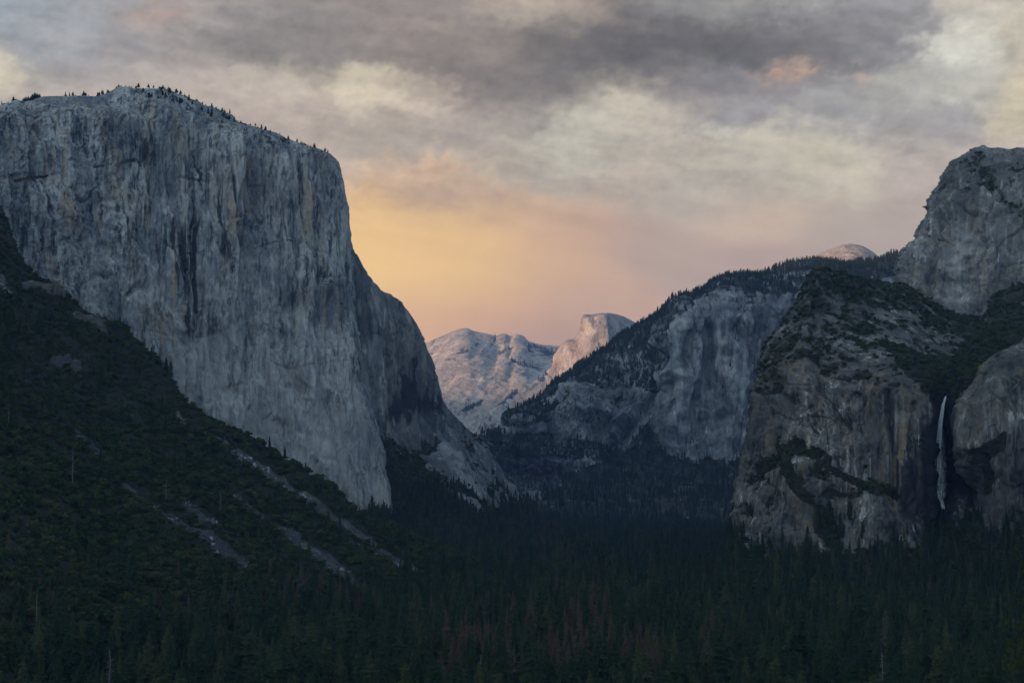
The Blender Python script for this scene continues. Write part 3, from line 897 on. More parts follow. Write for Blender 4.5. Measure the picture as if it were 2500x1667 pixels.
# near wooded talus ------------------------------------------------------------
SIL = [(-300, 250), (-150, 390), (-60, 470), (0, 519), (11, 534), (23, 577), (42, 622), (65, 653), (92, 676), (130, 699), (153, 722), (168, 745), (191, 760), (218, 779), (245, 789),
       (279, 800), (298, 816), (325, 850), (375, 900), (406, 931), (429, 961), (444, 984), (497, 1023), (536, 1042), (582, 1073), (628, 1103), (681, 1138),
       (727, 1163), (765, 1182), (815, 1209), (838, 1234), (896, 1268), (953, 1299), (1010, 1322), (1068, 1345), (1125, 1368), (1183, 1394), (1240, 1416), (1330, 1450)]
CHUTES = [([(478, 1060), (520, 1082), (597, 1124), (689, 1182), (765, 1239), (850, 1281), (880, 1300), (926, 1335), (960, 1373)], [7, 12, 14, 15, 18, 18, 15, 14, 10]),
          ([(505, 1178), (555, 1201), (605, 1232), (643, 1258), (708, 1297), (746, 1335), (804, 1373), (850, 1411), (880, 1440)], [5, 9, 9, 13, 16, 17, 22, 26, 14]),
          ([(770, 1280), (838, 1320), (900, 1352), (968, 1396)], [8, 12, 11, 9]),
          ([(165, 1050), (207, 1090), (245, 1113), (275, 1144)], [9, 14, 14, 10]),
          ([(298, 1178), (344, 1216), (402, 1255), (452, 1285), (517, 1316), (560, 1350), (590, 1380)], [7, 10, 10, 12, 20, 28, 20]),
          ([(372, 1155), (402, 1178)], [8, 10]),
          ([(430, 1205), (460, 1240), (500, 1275), (545, 1295)], [6, 10, 12, 12]),
          ([(860, 1290), (930, 1350), (1000, 1400), (1070, 1435)], [10, 16, 18, 12])]
CRAGS = [([(60, 700), (120, 715), (150, 735)], [24, 26, 14]), ([(180, 775), (235, 800), (250, 830)], [16, 22, 18]), ([(130, 880), (180, 905), (190, 925)], [18, 22, 16]),
         ([(428, 1000), (440, 1035), (436, 1060)], [14, 18, 10]), ([(0, 690), (30, 720)], [20, 26])]
QY = ([300, 519, 700, 780, 900, 987, 1100, 1200, 1400, 1667, 1900], [3000, 2760, 2550, 2450, 2210, 2050, 1870, 1720, 1480, 1250, 1120])


def near_talus():
    xs = np.concatenate([np.linspace(-300, 1330, 330)])
    sx, sy = zip(*SIL)
    top = np.interp(xs, sx, sy)
    nv = 230
    t = np.linspace(0, 1, nv)
    bot = np.interp(xs, [-300, 300, 800, 1330], [1850, 1800, 1640, 1480])
    PX = np.repeat(xs[:, None], nv, 1)
    PY = bot[:, None] * (1 - t) + top[:, None] * t
    q = PY - 0.62 * np.clip(PX, -300, 1330)
    q = np.where(PX < 0, PY, q)
    Y = np.interp(q, *QY)
    P = at(PX, PY, Y)
    P[..., 2] = np.maximum(P[..., 2], ZF - 25)
    # carry on behind the skyline
    ext = []
    for dY, dZ in ((40, 4), (110, -30), (260, -120), (600, -330)):
        b = P[:, -1].copy()
        b[:, 0] *= (b[:, 1] + dY) / b[:, 1]
        b[:, 1] += dY
        b[:, 2] += dZ
        ext.append(b[:, None])
    P = np.concatenate([P] + ext, 1)
    nu, nv = P.shape[:2]
    N = normals(P, 1.0)
    Pf = flat(P)
    px, py = pix(Pf)
    ch = np.zeros(len(px))
    wob = 10 * fbm(Pf / 60, 3, seed=2)
    for pts, w in CHUTES:
        ch = np.maximum(ch, near_line(px + wob, py + wob * 0.6, pts, [v * 0.95 for v in w]))
    cr = np.zeros(len(px))
    for pts, w in CRAGS:
        cr = np.maximum(cr, near_line(px, py, pts, w))
    ch = sstep(0.1, 0.45, ch * 1.15 + 0.22 * fbm(Pf / 18, 4, 0.62, seed=6) + 0.12 * fbm(Pf / 70, 3, seed=66) - 0.05)
    cr = 0.8 * sstep(0.38, 0.8, cr + 0.75 * fbm(Pf / 24, 4, 0.62, seed=16))
    d = slope_relief(Pf, 9.0, 0.9) - 5 * ch + cr * (6 + 0.45 * cliff_relief(Pf, 2.0, 0.8, rough=0.8) + 0.55 * facets(Pf, 3.7, JOINTS_ROUGH))
    P = (Pf + flat(N) * d[:, None]).reshape(nu, nv, 3)
    veg = np.clip(1.1 - 1.3 * np.maximum(ch, cr), 0, 1)
    terrain("talus_slope", P, M_SLOPE, "dark brushy talus slope with grey scree chutes below the tall cliff", "slope",
            {'veg': veg, 'tanm': cr})
    return P, veg.reshape(nu, nv), ch.reshape(nu, nv), cr.reshape(nu, nv)


TAL_P, TAL_VEG, TAL_CH, TAL_CR = near_talus()


# distant pale mountain ----------------------------------------------------------
def far_mountain():
    rim = [(900, 905), (960, 880), (1032, 843), (1059, 830), (1090, 817), (1112, 808), (1135, 803), (1157, 810), (1188, 817), (1211, 821), (1231, 816), (1246, 821),
           (1260, 816), (1280, 823), (1289, 834), (1313, 841), (1369, 846), (1420, 850), (1500, 860)]
    cols = []
    for x, y in rim:
        cols.append([(x * 0.9 + 118, 1150, 13000), (x * 0.93 + 84, 1060, 13350), (x * 0.97 + 36, 960, 14000), (x, y + 55, 15500), (x, y + 14, 16250), (x, y, 16600)])
    P = loft(cols, 230, [40, 44, 50, 22, 12], back=[(500, -60), (2500, -900)], nback=3)
    N = normals(P)
    Pf = flat(P)
    px, py = pix(Pf)
    nu, nv = P.shape[:2]
    # diagonal ribs and slabs
    q = Pf.copy()
    along = Pf[:, 0] * 0.55 + Pf[:, 2] * 0.83
    across = Pf[:, 0] * 0.83 - Pf[:, 2] * 0.55
    Qd = np.stack([across, Pf[:, 1] * 0.12, along * 0.13], -1)
    d = 55 * fbm(Qd / 900, 4, 0.5, seed=1) + 50 * (1 - 2.5 * np.abs(fbm(Qd / 330, 3, 0.5, seed=2))) + 26 * fbm(Pf / np.array([70, 70, 110]), 4, 0.65, seed=3)
    d += 0.4 * facets(Pf, 12.2, [(30, 50, 420, 60), (150, 40, 260, 34), (70, -20, 150, 22), (10, 10, 90, 12)])
    low = sstep(960, 1060, py)
    d += low * 70 * (1 - 2.5 * np.abs(fbm(Pf * np.array([1 / 300, 1 / 300, 1 / 700]), 3, seed=7)))
    rowi = np.tile(np.arange(nv), nu)
    soft = np.interp(rowi, [0, 120, 160, 168, nv], [1, 1, 0.6, 0.25, 0.2])
    P = (Pf + flat(N) * (d * soft)[:, None]).reshape(nu, nv, 3)
    veg = np.maximum.reduce([near_line(px, py, [(1300, 850), (1340, 866), (1365, 880)], [16, 24, 20]), near_line(px, py, [(1215, 862), (1260, 848), (1310, 858), (1350, 866)], [6, 12, 16, 14]),
                             near_line(px, py, [(1240, 880), (1290, 896), (1330, 905)], [6, 14, 12]), near_line(px, py, [(1322, 925), (1360, 905)], [20, 16]), near_line(px, py, [(1120, 870), (1160, 845)], [8, 6]),
                             near_line(px, py, [(1195, 850), (1215, 822)], [5, 5]),
                             0.8 * near_line(px, py, [(1130, 1010), (1180, 980)], [14, 10]), 0.7 * near_line(px, py, [(1150, 1060), (1260, 960)], [10, 16])])
    veg = np.clip((veg * 1.1 + 0.1 * low) * sstep(-0.35, 0.25, fbm(Pf / 150, 4, 0.6, seed=77)), 0, 0.85)
    pale = np.maximum.reduce([near_line(px, py, [(1240, 980), (1225, 1040), (1215, 1085)], [16, 18, 10]), 0.8 * near_line(px, py, [(1290, 935), (1340, 895)], [14, 8]),
                              0.6 * near_line(px, py, [(1160, 985), (1180, 900)], [12, 8])])
    rn = Runs(px, py, Pf / 4, 214)
    fdark = rn(60, 1010, 1420, 800, 1060, 30, 130, 2, 7, 0.25, 0.6, -0.75)
    pale = np.maximum(pale, rn(60, 1010, 1420, 805, 1060, 30, 140, 2, 7, 0.3, 0.8, -0.75))
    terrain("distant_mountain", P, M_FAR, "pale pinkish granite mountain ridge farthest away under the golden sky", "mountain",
            {'veg': veg, 'pale': pale, 'wet': 0.36 * low + fdark})
    return P, veg.reshape(nu, nv)


FAR_P, FAR_VEG = far_mountain()


def half_dome():
    rim = [(1340, 905), (1358, 890), (1363, 872), (1376, 841), (1385, 834), (1400, 828), (1407, 817), (1414, 806), (1421, 783), (1425, 770), (1447, 769), (1470, 766), (1496, 766),
           (1519, 772), (1537, 781), (1557, 794), (1600, 835), (1640, 880)]
    cols = []
    for x, y in rim:
        t = np.clip((x - 1358) / 140, 0, 1.6)
        Yd = 13000 - 300 * math.sin(t * 2.2)
        sh = np.interp(x, [1340, 1425, 1470, 1519, 1640], [4, 4, 10, 46, 50])
        cols.append([(x - 14, 1010, Yd - 420), (x - 8, 935, Yd - 330), (x - 2, y + sh + (935 - y) * 0.25, Yd - 200), (x, y + sh, Yd - 120), (x, y, Yd + np.interp(x, [1340, 1425, 1519], [40, 120, 420]))])
    P = loft(cols, 130, [24, 40, 30, 20], back=[(300, -30), (1200, -600)], nback=3)
    N = normals(P)
    Pf = flat(P)
    px, py = pix(Pf)
    nu, nv = P.shape[:2]
    d = 60 * fbm(Pf * np.array([1 / 260, 1 / 260, 1 / 900]), 3, seed=3) + 34 * (1 - 3 * np.abs(fbm(Pf * np.array([1 / 130, 1 / 130, 1 / 900]), 2, seed=5))) + 12 * fbm(Pf / 60, 3, seed=6)
    d += -90 * near_line(px, py, [(1414, 812), (1395, 850)], [10, 8])
    rowi = np.tile(np.arange(nv), nu)
    soft = np.interp(rowi, [0, 80, 106, 114, nv], [1, 1, 0.35, 0.15, 0.15])
    P = (Pf + flat(N) * (d * soft)[:, None]).reshape(nu, nv, 3)
    wet = 0.5 * near_line(px, py, [(1460, 800), (1462, 850)], [10, 9])
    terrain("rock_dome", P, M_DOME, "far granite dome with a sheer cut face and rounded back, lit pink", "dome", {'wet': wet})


half_dome()


# forested ridge -------------------------------------------------------------------
FRIM = [(1180, 1140), (1193, 1113), (1202, 1104), (1224, 1087), (1246, 1064), (1269, 1037), (1282, 1011), (1313, 988), (1340, 957), (1354, 939), (1385, 921), (1412, 898), (1443, 880), (1487, 853),
        (1514, 826), (1554, 800), (1595, 774), (1626, 751), (1650, 742), (1700, 716), (1750, 698), (1807, 685), (1876, 670), (1934, 648), (1995, 643), (2070, 652), (2148, 644), (2182, 628), (2228, 619), (2300, 610), (2400, 600)]
FVEG = [[(1390, 905), (1560, 800), (1640, 745), (1760, 700), (1990, 640), (2010, 690), (1900, 745), (1800, 720), (1700, 735), (1640, 790), (1625, 860), (1600, 950), (1500, 960), (1420, 940), (1340, 975), (1300, 1000), (1340, 955)],
        [(1577, 1030), (1600, 1085), (1660, 1132), (1720, 1128), (1780, 1125), (1850, 1100), (1850, 1300), (1280, 1300), (1330, 1220), (1420, 1170), (1500, 1120)],
        [(1210, 1110), (1290, 1060), (1430, 1080), (1560, 1100), (1490, 1130), (1330, 1130), (1230, 1130)],
        [(1990, 620), (2250, 610), (2250, 680), (2100, 690), (1980, 700), (1900, 690)],
        [(1250, 1045), (1310, 990), (1380, 985), (1330, 1030), (1290, 1050)]]


def forest_ridge():
    cols = []
    xs_ = sorted(set([p[0] for p in FRIM] + [1560, 1600, 1620, 1640, 1664, 1685, 1715, 1740, 1765, 1783, 1820, 1845]))
    for x in xs_:
        y = float(np.interp(x, *zip(*FRIM)))
        # a cliff belt in the middle of the ridge, a wooded apron under it
        ct = np.interp(x, [1180, 1300, 1450, 1560, 1600, 1620, 1640, 1664, 1685, 1715, 1740, 1765, 1783, 1820, 1845, 1900, 2000, 2400], [1125, 1010, 945, 925, 905, 850, 785, 748, 775, 782, 742, 722, 712, 722, 745, 735, 705, 685])
        ct = max(ct, y + 10)
        cb = np.interp(x, [1180, 1250, 1370, 1480, 1560, 1700, 1850, 2400], [1150, 1160, 1175, 1130, 1108, 1140, 1165, 1165])
        cb = max(cb, ct + 12)
        yb = 6250 - (x - 1180) * 0.55
        yr = np.interp(x, [1180, 1400, 1650, 2000, 2400], [6500, 7000, 7200, 7300, 7000])
        yct = yb * 0.55 + yr * 0.45
        ycb = yct - 190
        cols.append([(x, 1300, yb - 650), (x, 1235, yb - 380), (x, cb, ycb), (x, cb * 0.5 + ct * 0.5, ycb + 80), (x, ct, yct), (x, y, yr)])
    P = loft(cols, 470, [14, 62, 70, 70, 46], back=[(300, 15), (1200, -200), (2500, -900)], nback=3)
    N = normals(P)
    Pf = flat(P)
    px, py = pix(Pf)
    nu, nv = P.shape[:2]
    rowi = np.tile(np.arange(nv), nu)
    rocky = np.interp(rowi, [0, 60, 90, 210, 240, nv], [0.3, 0.35, 1, 1, 0.45, 0.3])
    Pn = Pf / 1.7
    d = rocky * 1.9 * (cliff_relief(Pn, 11.0, 0.8, big=14, rib=20, small=4, rough=0.5) + 1.0 * facets(Pn, 2.2, JOINTS) + 0.5 * facets(Pn, 2.9, JOINTS_ROUGH))
    d += 60 * fbm(Pf / 420, 3, seed=5) + 30 * (1 - 2.2 * np.abs(fbm(Pf / 210, 2, seed=15)))
    # gullies that run down to the left between the faces
    for pts, w, dep in (([(1880, 850), (1850, 930), (1820, 1010), (1800, 1100)], 22, -70), ([(1795, 800), (1830, 860), (1856, 900)], 24, -60), ([(1740, 800), (1730, 900), (1700, 1060)], 20, -55),
                        ([(1622, 870), (1612, 930), (1575, 1010), (1480, 1110)], 26, -80), ([(1670, 820), (1672, 900)], 12, -40)):
        d += dep * near_line(px, py, pts, w)
    for pts, w, dep in (([(1650, 830), (1640, 920)], 26, 60), ([(1700, 800), (1705, 900), (1690, 960)], 24, 60), ([(1765, 760), (1775, 850)], 24, 55), ([(1830, 950), (1810, 1080)], 20, 40),
                        ([(1410, 1000), (1500, 1010), (1560, 1030)], 30, 40)):
        d += dep * near_line(px, py, pts, w)
    soft = np.interp(rowi, [0, 215, 255, 262, nv], [1, 1, 0.35, 0.12, 0.3])
    P = (Pf + flat(N) * (d * soft)[:, None]).reshape(nu, nv, 3)
    veg = np.zeros(len(px))
    n1 = fbm(Pf / 230, 4, 0.6, seed=8)
    n2 = fbm(Pf / 80, 5, 0.62, seed=10)
    jx, jy = px + 36 * n1 + 16 * n2, py + 30 * fbm(Pf / 200, 4, 0.6, seed=9) + 14 * n2
    for poly in FVEG:
        veg = np.maximum(veg, inpoly(jx, jy, poly).astype(float))
    veg = np.maximum(veg, 0.9 * sstep(24, 8, py - np.interp(px, *zip(*FRIM))) * (px < 2050))
    steep = 1 - np.abs(flat(normals(P, 1.0))[:, 2])
    veg = veg * (0.4 + 0.55 * sstep(-0.2, 0.3, n2 + 0.5 * n1)) + 0.5 * (1 - veg) * sstep(0.1, 0.4, n2 + 0.3 * n1)
    veg = veg * sstep(0.85, 0.6, steep * 0.8 + 0.3 * n2) + 0.25 * veg
    veg = np.maximum(veg, 0.95 * inpoly(jx, jy, FVEG[1]) * (0.62 + 0.38 * sstep(-0.3, 0.1, n2)))
    veg = np.maximum(veg, 0.6 * sstep(0.1, 0.5, near_line(jx, jy, [(1200, 1140), (1300, 1190), (1400, 1190)], [50, 60, 40])) * sstep(-0.3, 0.2, n2))
    veg = np.clip(veg, 0, 1)
    pale = 0.6 * near_line(px, py, [(1850, 960), (1830, 1020), (1812, 1080)], [7, 8, 8]) + 0.5 * near_line(px, py, [(1760, 820), (1785, 900), (1830, 1000)], [10, 12, 10]) \
        + 0.8 * near_line(px, py, [(1720, 1180), (1745, 1150), (1785, 1125)], [8, 12, 8]) + 0.5 * near_line(px, py, [(2110, 650), (2130, 680)], [14, 16])
    rn = Runs(px, py, Pf, 204)
    rwet = rn(60, 1580, 1900, 740, 1020, 50, 220, 2, 7, 0.3, 0.65, -0.06)
    pale = pale + rn(60, 1580, 1900, 730, 1060, 40, 180, 1.6, 5, 0.3, 0.75, -0.06)
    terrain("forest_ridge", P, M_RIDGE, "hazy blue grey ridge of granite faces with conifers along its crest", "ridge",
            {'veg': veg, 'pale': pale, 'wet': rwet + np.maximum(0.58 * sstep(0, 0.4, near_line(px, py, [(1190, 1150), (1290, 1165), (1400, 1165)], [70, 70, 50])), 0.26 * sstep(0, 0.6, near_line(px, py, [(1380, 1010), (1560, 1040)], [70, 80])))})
    return P, veg.reshape(nu, nv)


RID_P, RID_VEG = forest_ridge()


def sentinel_dome():
    rim = [(1925, 655), (1950, 642), (1975, 630), (1995, 622), (2018, 612), (2049, 601), (2075, 596), (2102, 600), (2129, 614), (2150, 630), (2175, 648), (2190, 665)]
    cols = []
    for x, y in rim:
        cols.append([(x * 0.95 + 103, 690, 7800), (x, (690 + 2 * y) / 3, 8050), (x, y + 0.12 * (690 - y), 8300), (x, y, 8480)])
    P = loft(cols, 90, [22, 22, 12], back=[(150, -10), (600, -150)], nback=3)
    N = normals(P)
    Pf = flat(P)
    nu, nv = P.shape[:2]
    d = 16 * fbm(Pf * np.array([1 / 160, 1 / 160, 1 / 40]), 3, seed=2) + 7 * fbm(Pf / 30, 3, seed=4)
    rowi = np.tile(np.arange(nv), nu)
    soft = np.interp(rowi, [0, 40, 56, nv], [1, 1, 0.15, 0.15])
    P = (Pf + flat(N) * (d * soft)[:, None]).reshape(nu, nv, 3)
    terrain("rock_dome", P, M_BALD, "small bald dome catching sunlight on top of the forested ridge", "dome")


sentinel_dome()


# the walls by the waterfall ----------------------------------------------------------
def fall_wall():
    c = [[(1850, 1400, 3000), (1860, 1300, 3100), (1880, 1080, 3150), (1890, 921, 3200), (1910, 852, 3250), (1945, 815, 3300)],
         [(1765, 1360, 2320), (1800, 1265, 2590), (1828, 1075, 2640), (1858, 915, 2700), (1880, 852, 2760), (1930, 806, 2850)],
         [(1840, 1400, 2280), (1845, 1315, 2520), (1870, 1080, 2570), (1898, 905, 2650), (1925, 800, 2760), (1962, 720, 2880)],
         [(1920, 1410, 2260), (1915, 1315, 2470), (1940, 1085, 2530), (1960, 900, 2620), (1975, 780, 2760), (1998, 668, 2920)],
         [(2030, 1420, 2240), (2030, 1310, 2440), (2035, 1100, 2500), (2045, 925, 2560), (2040, 790, 2770), (2040, 668, 3000)],
         [(2130, 1420, 2240), (2125, 1315, 2430), (2120, 1110, 2480), (2120, 938, 2525), (2130, 812, 2790), (2120, 688, 3050)],
         [(2200, 1410, 2240), (2195, 1300, 2430), (2190, 1110, 2470), (2190, 942, 2505), (2205, 822, 2810), (2200, 700, 3100)],
         [(2244, 1405, 2250), (2240, 1290, 2440), (2242, 1110, 2475), (2246, 958, 2505), (2270, 850, 2810), (2280, 745, 3130)],
         [(2266, 1400, 2270), (2264, 1270, 2520), (2264, 1110, 2570), (2274, 968, 2570), (2320, 862, 2830), (2350, 778, 3150)],
         [(2302, 1400, 2280), (2300, 1250, 2545), (2302, 1110, 2620), (2308, 972, 2592), (2365, 880, 2830), (2410, 772, 3150)],
         [(2345, 1400, 2280), (2344, 1228, 2540), (2345, 1100, 2600), (2345, 960, 2575), (2420, 880, 2830), (2460, 750, 3150)],
         [(2450, 1400, 2300), (2440, 1240, 2560), (2440, 1080, 2620), (2430, 950, 2640), (2500, 850, 2840), (2560, 720, 3150)],
         [(2650, 1400, 2300), (2640, 1240, 2560), (2640, 1050, 2640), (2640, 900, 2700), (2660, 830, 2850), (2680, 700, 3150)]]
    P = loft(c, 350, [30, 90, 100, 66, 50], back=[(120, -10), (500, -200)], nback=3, foot=True)
    N = normals(P)
    Pf = flat(P)
    px, py = pix(Pf)
    nu, nv = P.shape[:2]
    rowi = np.tile(np.arange(nv), nu)
    wall = np.interp(rowi, [0, 25, 40, 205, 228, nv], [0.2, 0.4, 1, 1, 0.25, 0.2])
    d = wall * (cliff_relief(Pf, 21.0, 0.5, big=12, rib=12, small=4.5, rough=0.6) + 0.75 * facets(Pf, 6.1, JOINTS) + 0.4 * facets(Pf, 6.9, JOINTS_ROUGH))
    d += (1 - wall) * 0.35 * facets(Pf, 6.6, JOINTS_ROUGH)
    d += (1 - wall) * slope_relief(Pf, 6.0, 0.55)
    # buttress of broken rock standing out low on the wall; dihedral corner near the fall
    low = near_line(px, py, [(1960, 1150), (1950, 1290)], [60, 90])
    d += 34 * sstep(0, 0.7, low) + 24 * sstep(0, 0.7, near_line(px, py, [(2130, 1230), (2130, 1300)], [60, 80]))
    d += -22 * near_line(px, py, [(2168, 960), (2180, 1080), (2186, 1220)], [12, 14, 12])
    d += -12 * near_line(px, py, [(2225, 990), (2215, 1100)], [10, 10])
    d += 20 * sstep(0, 0.8, near_line(px, py, [(1985, 800), (1960, 900), (1940, 960)], [36, 44, 30]))
    d += -16 * near_line(px, py, [(1995, 720), (1985, 860), (2010, 960), (2060, 1030)], [14, 14, 10, 8])
    soft = np.interp(rowi, [0, 300, 330, 336, nv], [1, 1, 0.8, 0.7, 0.4])
    P = (Pf + flat(N) * (d * soft)[:, None]).reshape(nu, nv, 3)
    n1 = fbm(Pf / 60, 5, 0.6, seed=3)
    n2 = fbm(Pf / 28, 5, 0.62, seed=83)
    jx, jy = px + 30 * n1 + 14 * n2, py + 26 * fbm(Pf / 55, 5, 0.6, seed=53) + 12 * n2
    veg = inpoly(jx, jy, [(2150, 845), (2278, 869), (2297, 880), (2380, 800), (2600, 740), (2600, 960), (2350, 972), (2278, 966), (2240, 950), (2198, 920)]).astype(float)

    def patchy(pts, w, lo=0.05, hi=0.5):
        return sstep(lo, hi, near_line(jx, jy, pts, w) + 0.55 * n2)
    veg = np.maximum(veg, patchy([(1869, 1135), (1950, 1095), (2010, 1110), (2050, 1150), (2100, 1190), (2180, 1212)], [22, 34, 22, 12, 14, 20], 0.12, 0.6))
    veg = np.maximum(veg, patchy([(1930, 1120), (1965, 1190), (2000, 1250), (2030, 1300)], [34, 20, 16, 50], 0.12, 0.6))
    veg = np.maximum(veg, 0.8 * patchy([(2000, 1230), (2040, 1205), (2075, 1215)], [16, 22, 12], 0.15, 0.6))
    veg = np.maximum(veg, 0.6 * patchy([(1880, 960), (1890, 900), (1930, 830), (1975, 720)], [16, 18, 16, 22]))
    veg = np.maximum(veg, 0.75 * sstep(0.05, 0.3, n2 + 0.4 * n1) * sstep(1040, 1130, py) * sstep(2180, 2080, px))
    veg = np.maximum(veg, (0.34 + 0.45 * sstep(-0.1, 0.25, n2 + 0.4 * n1)) * (rowi > 216))
    veg = np.maximum(veg, 0.62 * sstep(0.0, 0.35, near_line(jx, jy, [(1890, 940), (1900, 860), (1950, 780), (1990, 690), (2060, 680), (2160, 700)], [40, 34, 40, 46, 34, 24])))
    veg = np.maximum(veg, 0.6 * sstep(0.22, 0.45, n2 + 0.3 * n1))
    veg *= 0.72 + 0.28 * sstep(-0.1, 0.2, fbm(Pf / 20, 3, 0.6, seed=93))
    veg = np.maximum(veg, sstep(34, 12, rowi))
    veg = np.maximum(veg, (rowi > 305) * 0.6)
    wet = np.maximum.reduce([near_line(px, py, [(2290, 975), (2290, 1120), (2285, 1230)], [52, 62, 74]) * 2.2, 1.3 * near_line(px, py, [(2330, 980), (2350, 1120), (2380, 1200)], [30, 60, 70]),
                             1.0 * near_line(px, py, [(2215, 1130), (2220, 1240)], [26, 50])])
    rn = Runs(px, py, Pf, 164)
    wet = np.clip(wet, 0, 1) + rn(70, 1840, 2260, 900, 1150, 60, 240, 2, 7, 0.35, 0.8, 0.0)
    tanr = rn(60, 1850, 2250, 900, 1180, 60, 220, 4, 13, 0.5, 1.0, 0.0)
    paler = rn(46, 1850, 2250, 920, 1200, 30, 150, 1.5, 5, 0.3, 0.7, 0.0)
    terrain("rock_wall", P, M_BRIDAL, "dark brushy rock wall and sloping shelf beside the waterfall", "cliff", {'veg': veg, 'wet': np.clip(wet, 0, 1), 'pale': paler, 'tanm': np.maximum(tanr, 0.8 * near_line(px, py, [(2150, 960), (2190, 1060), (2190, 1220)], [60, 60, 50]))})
    return P, veg.reshape(nu, nv)


WALL_P, WALL_VEG = fall_wall()


def tan_wall():
    c = [[(2372, 1370, 2700), (2364, 1225, 2720), (2356, 1095, 2720), (2360, 1000, 2720), (2364, 962, 2720)],
         [(2400, 1370, 2260), (2400, 1255, 2455), (2348, 1100, 2425), (2346, 1020, 2430), (2350, 957, 2470)],
         [(2440, 1370, 2240), (2428, 1262, 2420), (2385, 1085, 2395), (2378, 1000, 2420), (2378, 937, 2475)],
         [(2480, 1370, 2230), (2465, 1268, 2385), (2428, 1085, 2385), (2415, 965, 2420), (2406, 900, 2480)],
         [(2520, 1370, 2220), (2505, 1275, 2365), (2478, 1080, 2380), (2466, 940, 2420), (2458, 861, 2490)],
         [(2580, 1370, 2210), (2570, 1275, 2350), (2556, 1060, 2370), (2545, 900, 2420), (2520, 815, 2490)],
         [(2740, 1370, 2200), (2730, 1275, 2330), (2720, 1050, 2350), (2700, 860, 2400), (2680, 730, 2490)]]
    P = loft(c, 190, [26, 70, 56, 34], back=[(60, -12), (200, -120)], nback=3, foot=True)
    N = normals(P)
    Pf = flat(P)
    px, py = pix(Pf)
    nu, nv = P.shape[:2]
    rowi = np.tile(np.arange(nv), nu)
    d = cliff_relief(Pf, 31.0, 0.45, big=10, rib=10, small=4, rough=0.6) + 0.5 * facets(Pf, 8.1, JOINTS) + 0.35 * facets(Pf, 8.6, JOINTS_ROUGH)
    # overhang with a dark hollow under it
    hol = near_line(px + 14 * fbm(Pf / 30, 4, 0.6, seed=71), py + 10 * fbm(Pf / 25, 4, 0.6, seed=72), [(2356, 1120), (2378, 1110), (2400, 1120), (2385, 1200)], [14, 26, 24, 40])
    d += -8 * sstep(0, 0.9, hol)
    soft = np.interp(rowi, [0, 150, 180, 186, nv], [1, 1, 0.7, 0.6, 0.4])
    P = (Pf + flat(N) * (d * soft)[:, None]).reshape(nu, nv, 3)
    n1 = fbm(Pf / 40, 4, 0.6, seed=3)
    veg = np.maximum.reduce([0.9 * sstep(0.1, 0.5, near_line(px, py, [(2395, 1110), (2440, 1085), (2450, 1060)], [30, 24, 12]) + 0.3 * n1), sstep(0.1, 0.5, near_line(px, py, [(2405, 1140), (2412, 1200)], [14, 12]) + 0.3 * n1),
                             0.6 * sstep(0.15, 0.4, n1) * sstep(1080, 1180, py), sstep(30, 14, rowi)])
    wet = np.maximum.reduce([0.42 * sstep(0, 0.9, hol + 0.5 * n1), 0.9 * near_line(px, py, [(2345, 1000), (2344, 1090)], [10, 12])])  # shade of the hollow under the overhang painted into the wall colour
    rn = Runs(px, py, Pf, 174)
    wet = np.clip(wet + rn(26, 2350, 2560, 880, 1050, 50, 170, 2, 6, 0.3, 0.7, 0.0), 0, 1)
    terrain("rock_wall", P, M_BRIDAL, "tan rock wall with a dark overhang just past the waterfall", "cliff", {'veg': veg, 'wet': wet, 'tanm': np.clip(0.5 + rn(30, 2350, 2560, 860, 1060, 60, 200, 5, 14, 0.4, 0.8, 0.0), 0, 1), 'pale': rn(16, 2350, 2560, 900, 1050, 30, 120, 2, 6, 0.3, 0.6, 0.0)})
    return P, veg.reshape(nu, nv)


TAN_P, TAN_VEG = tan_wall()


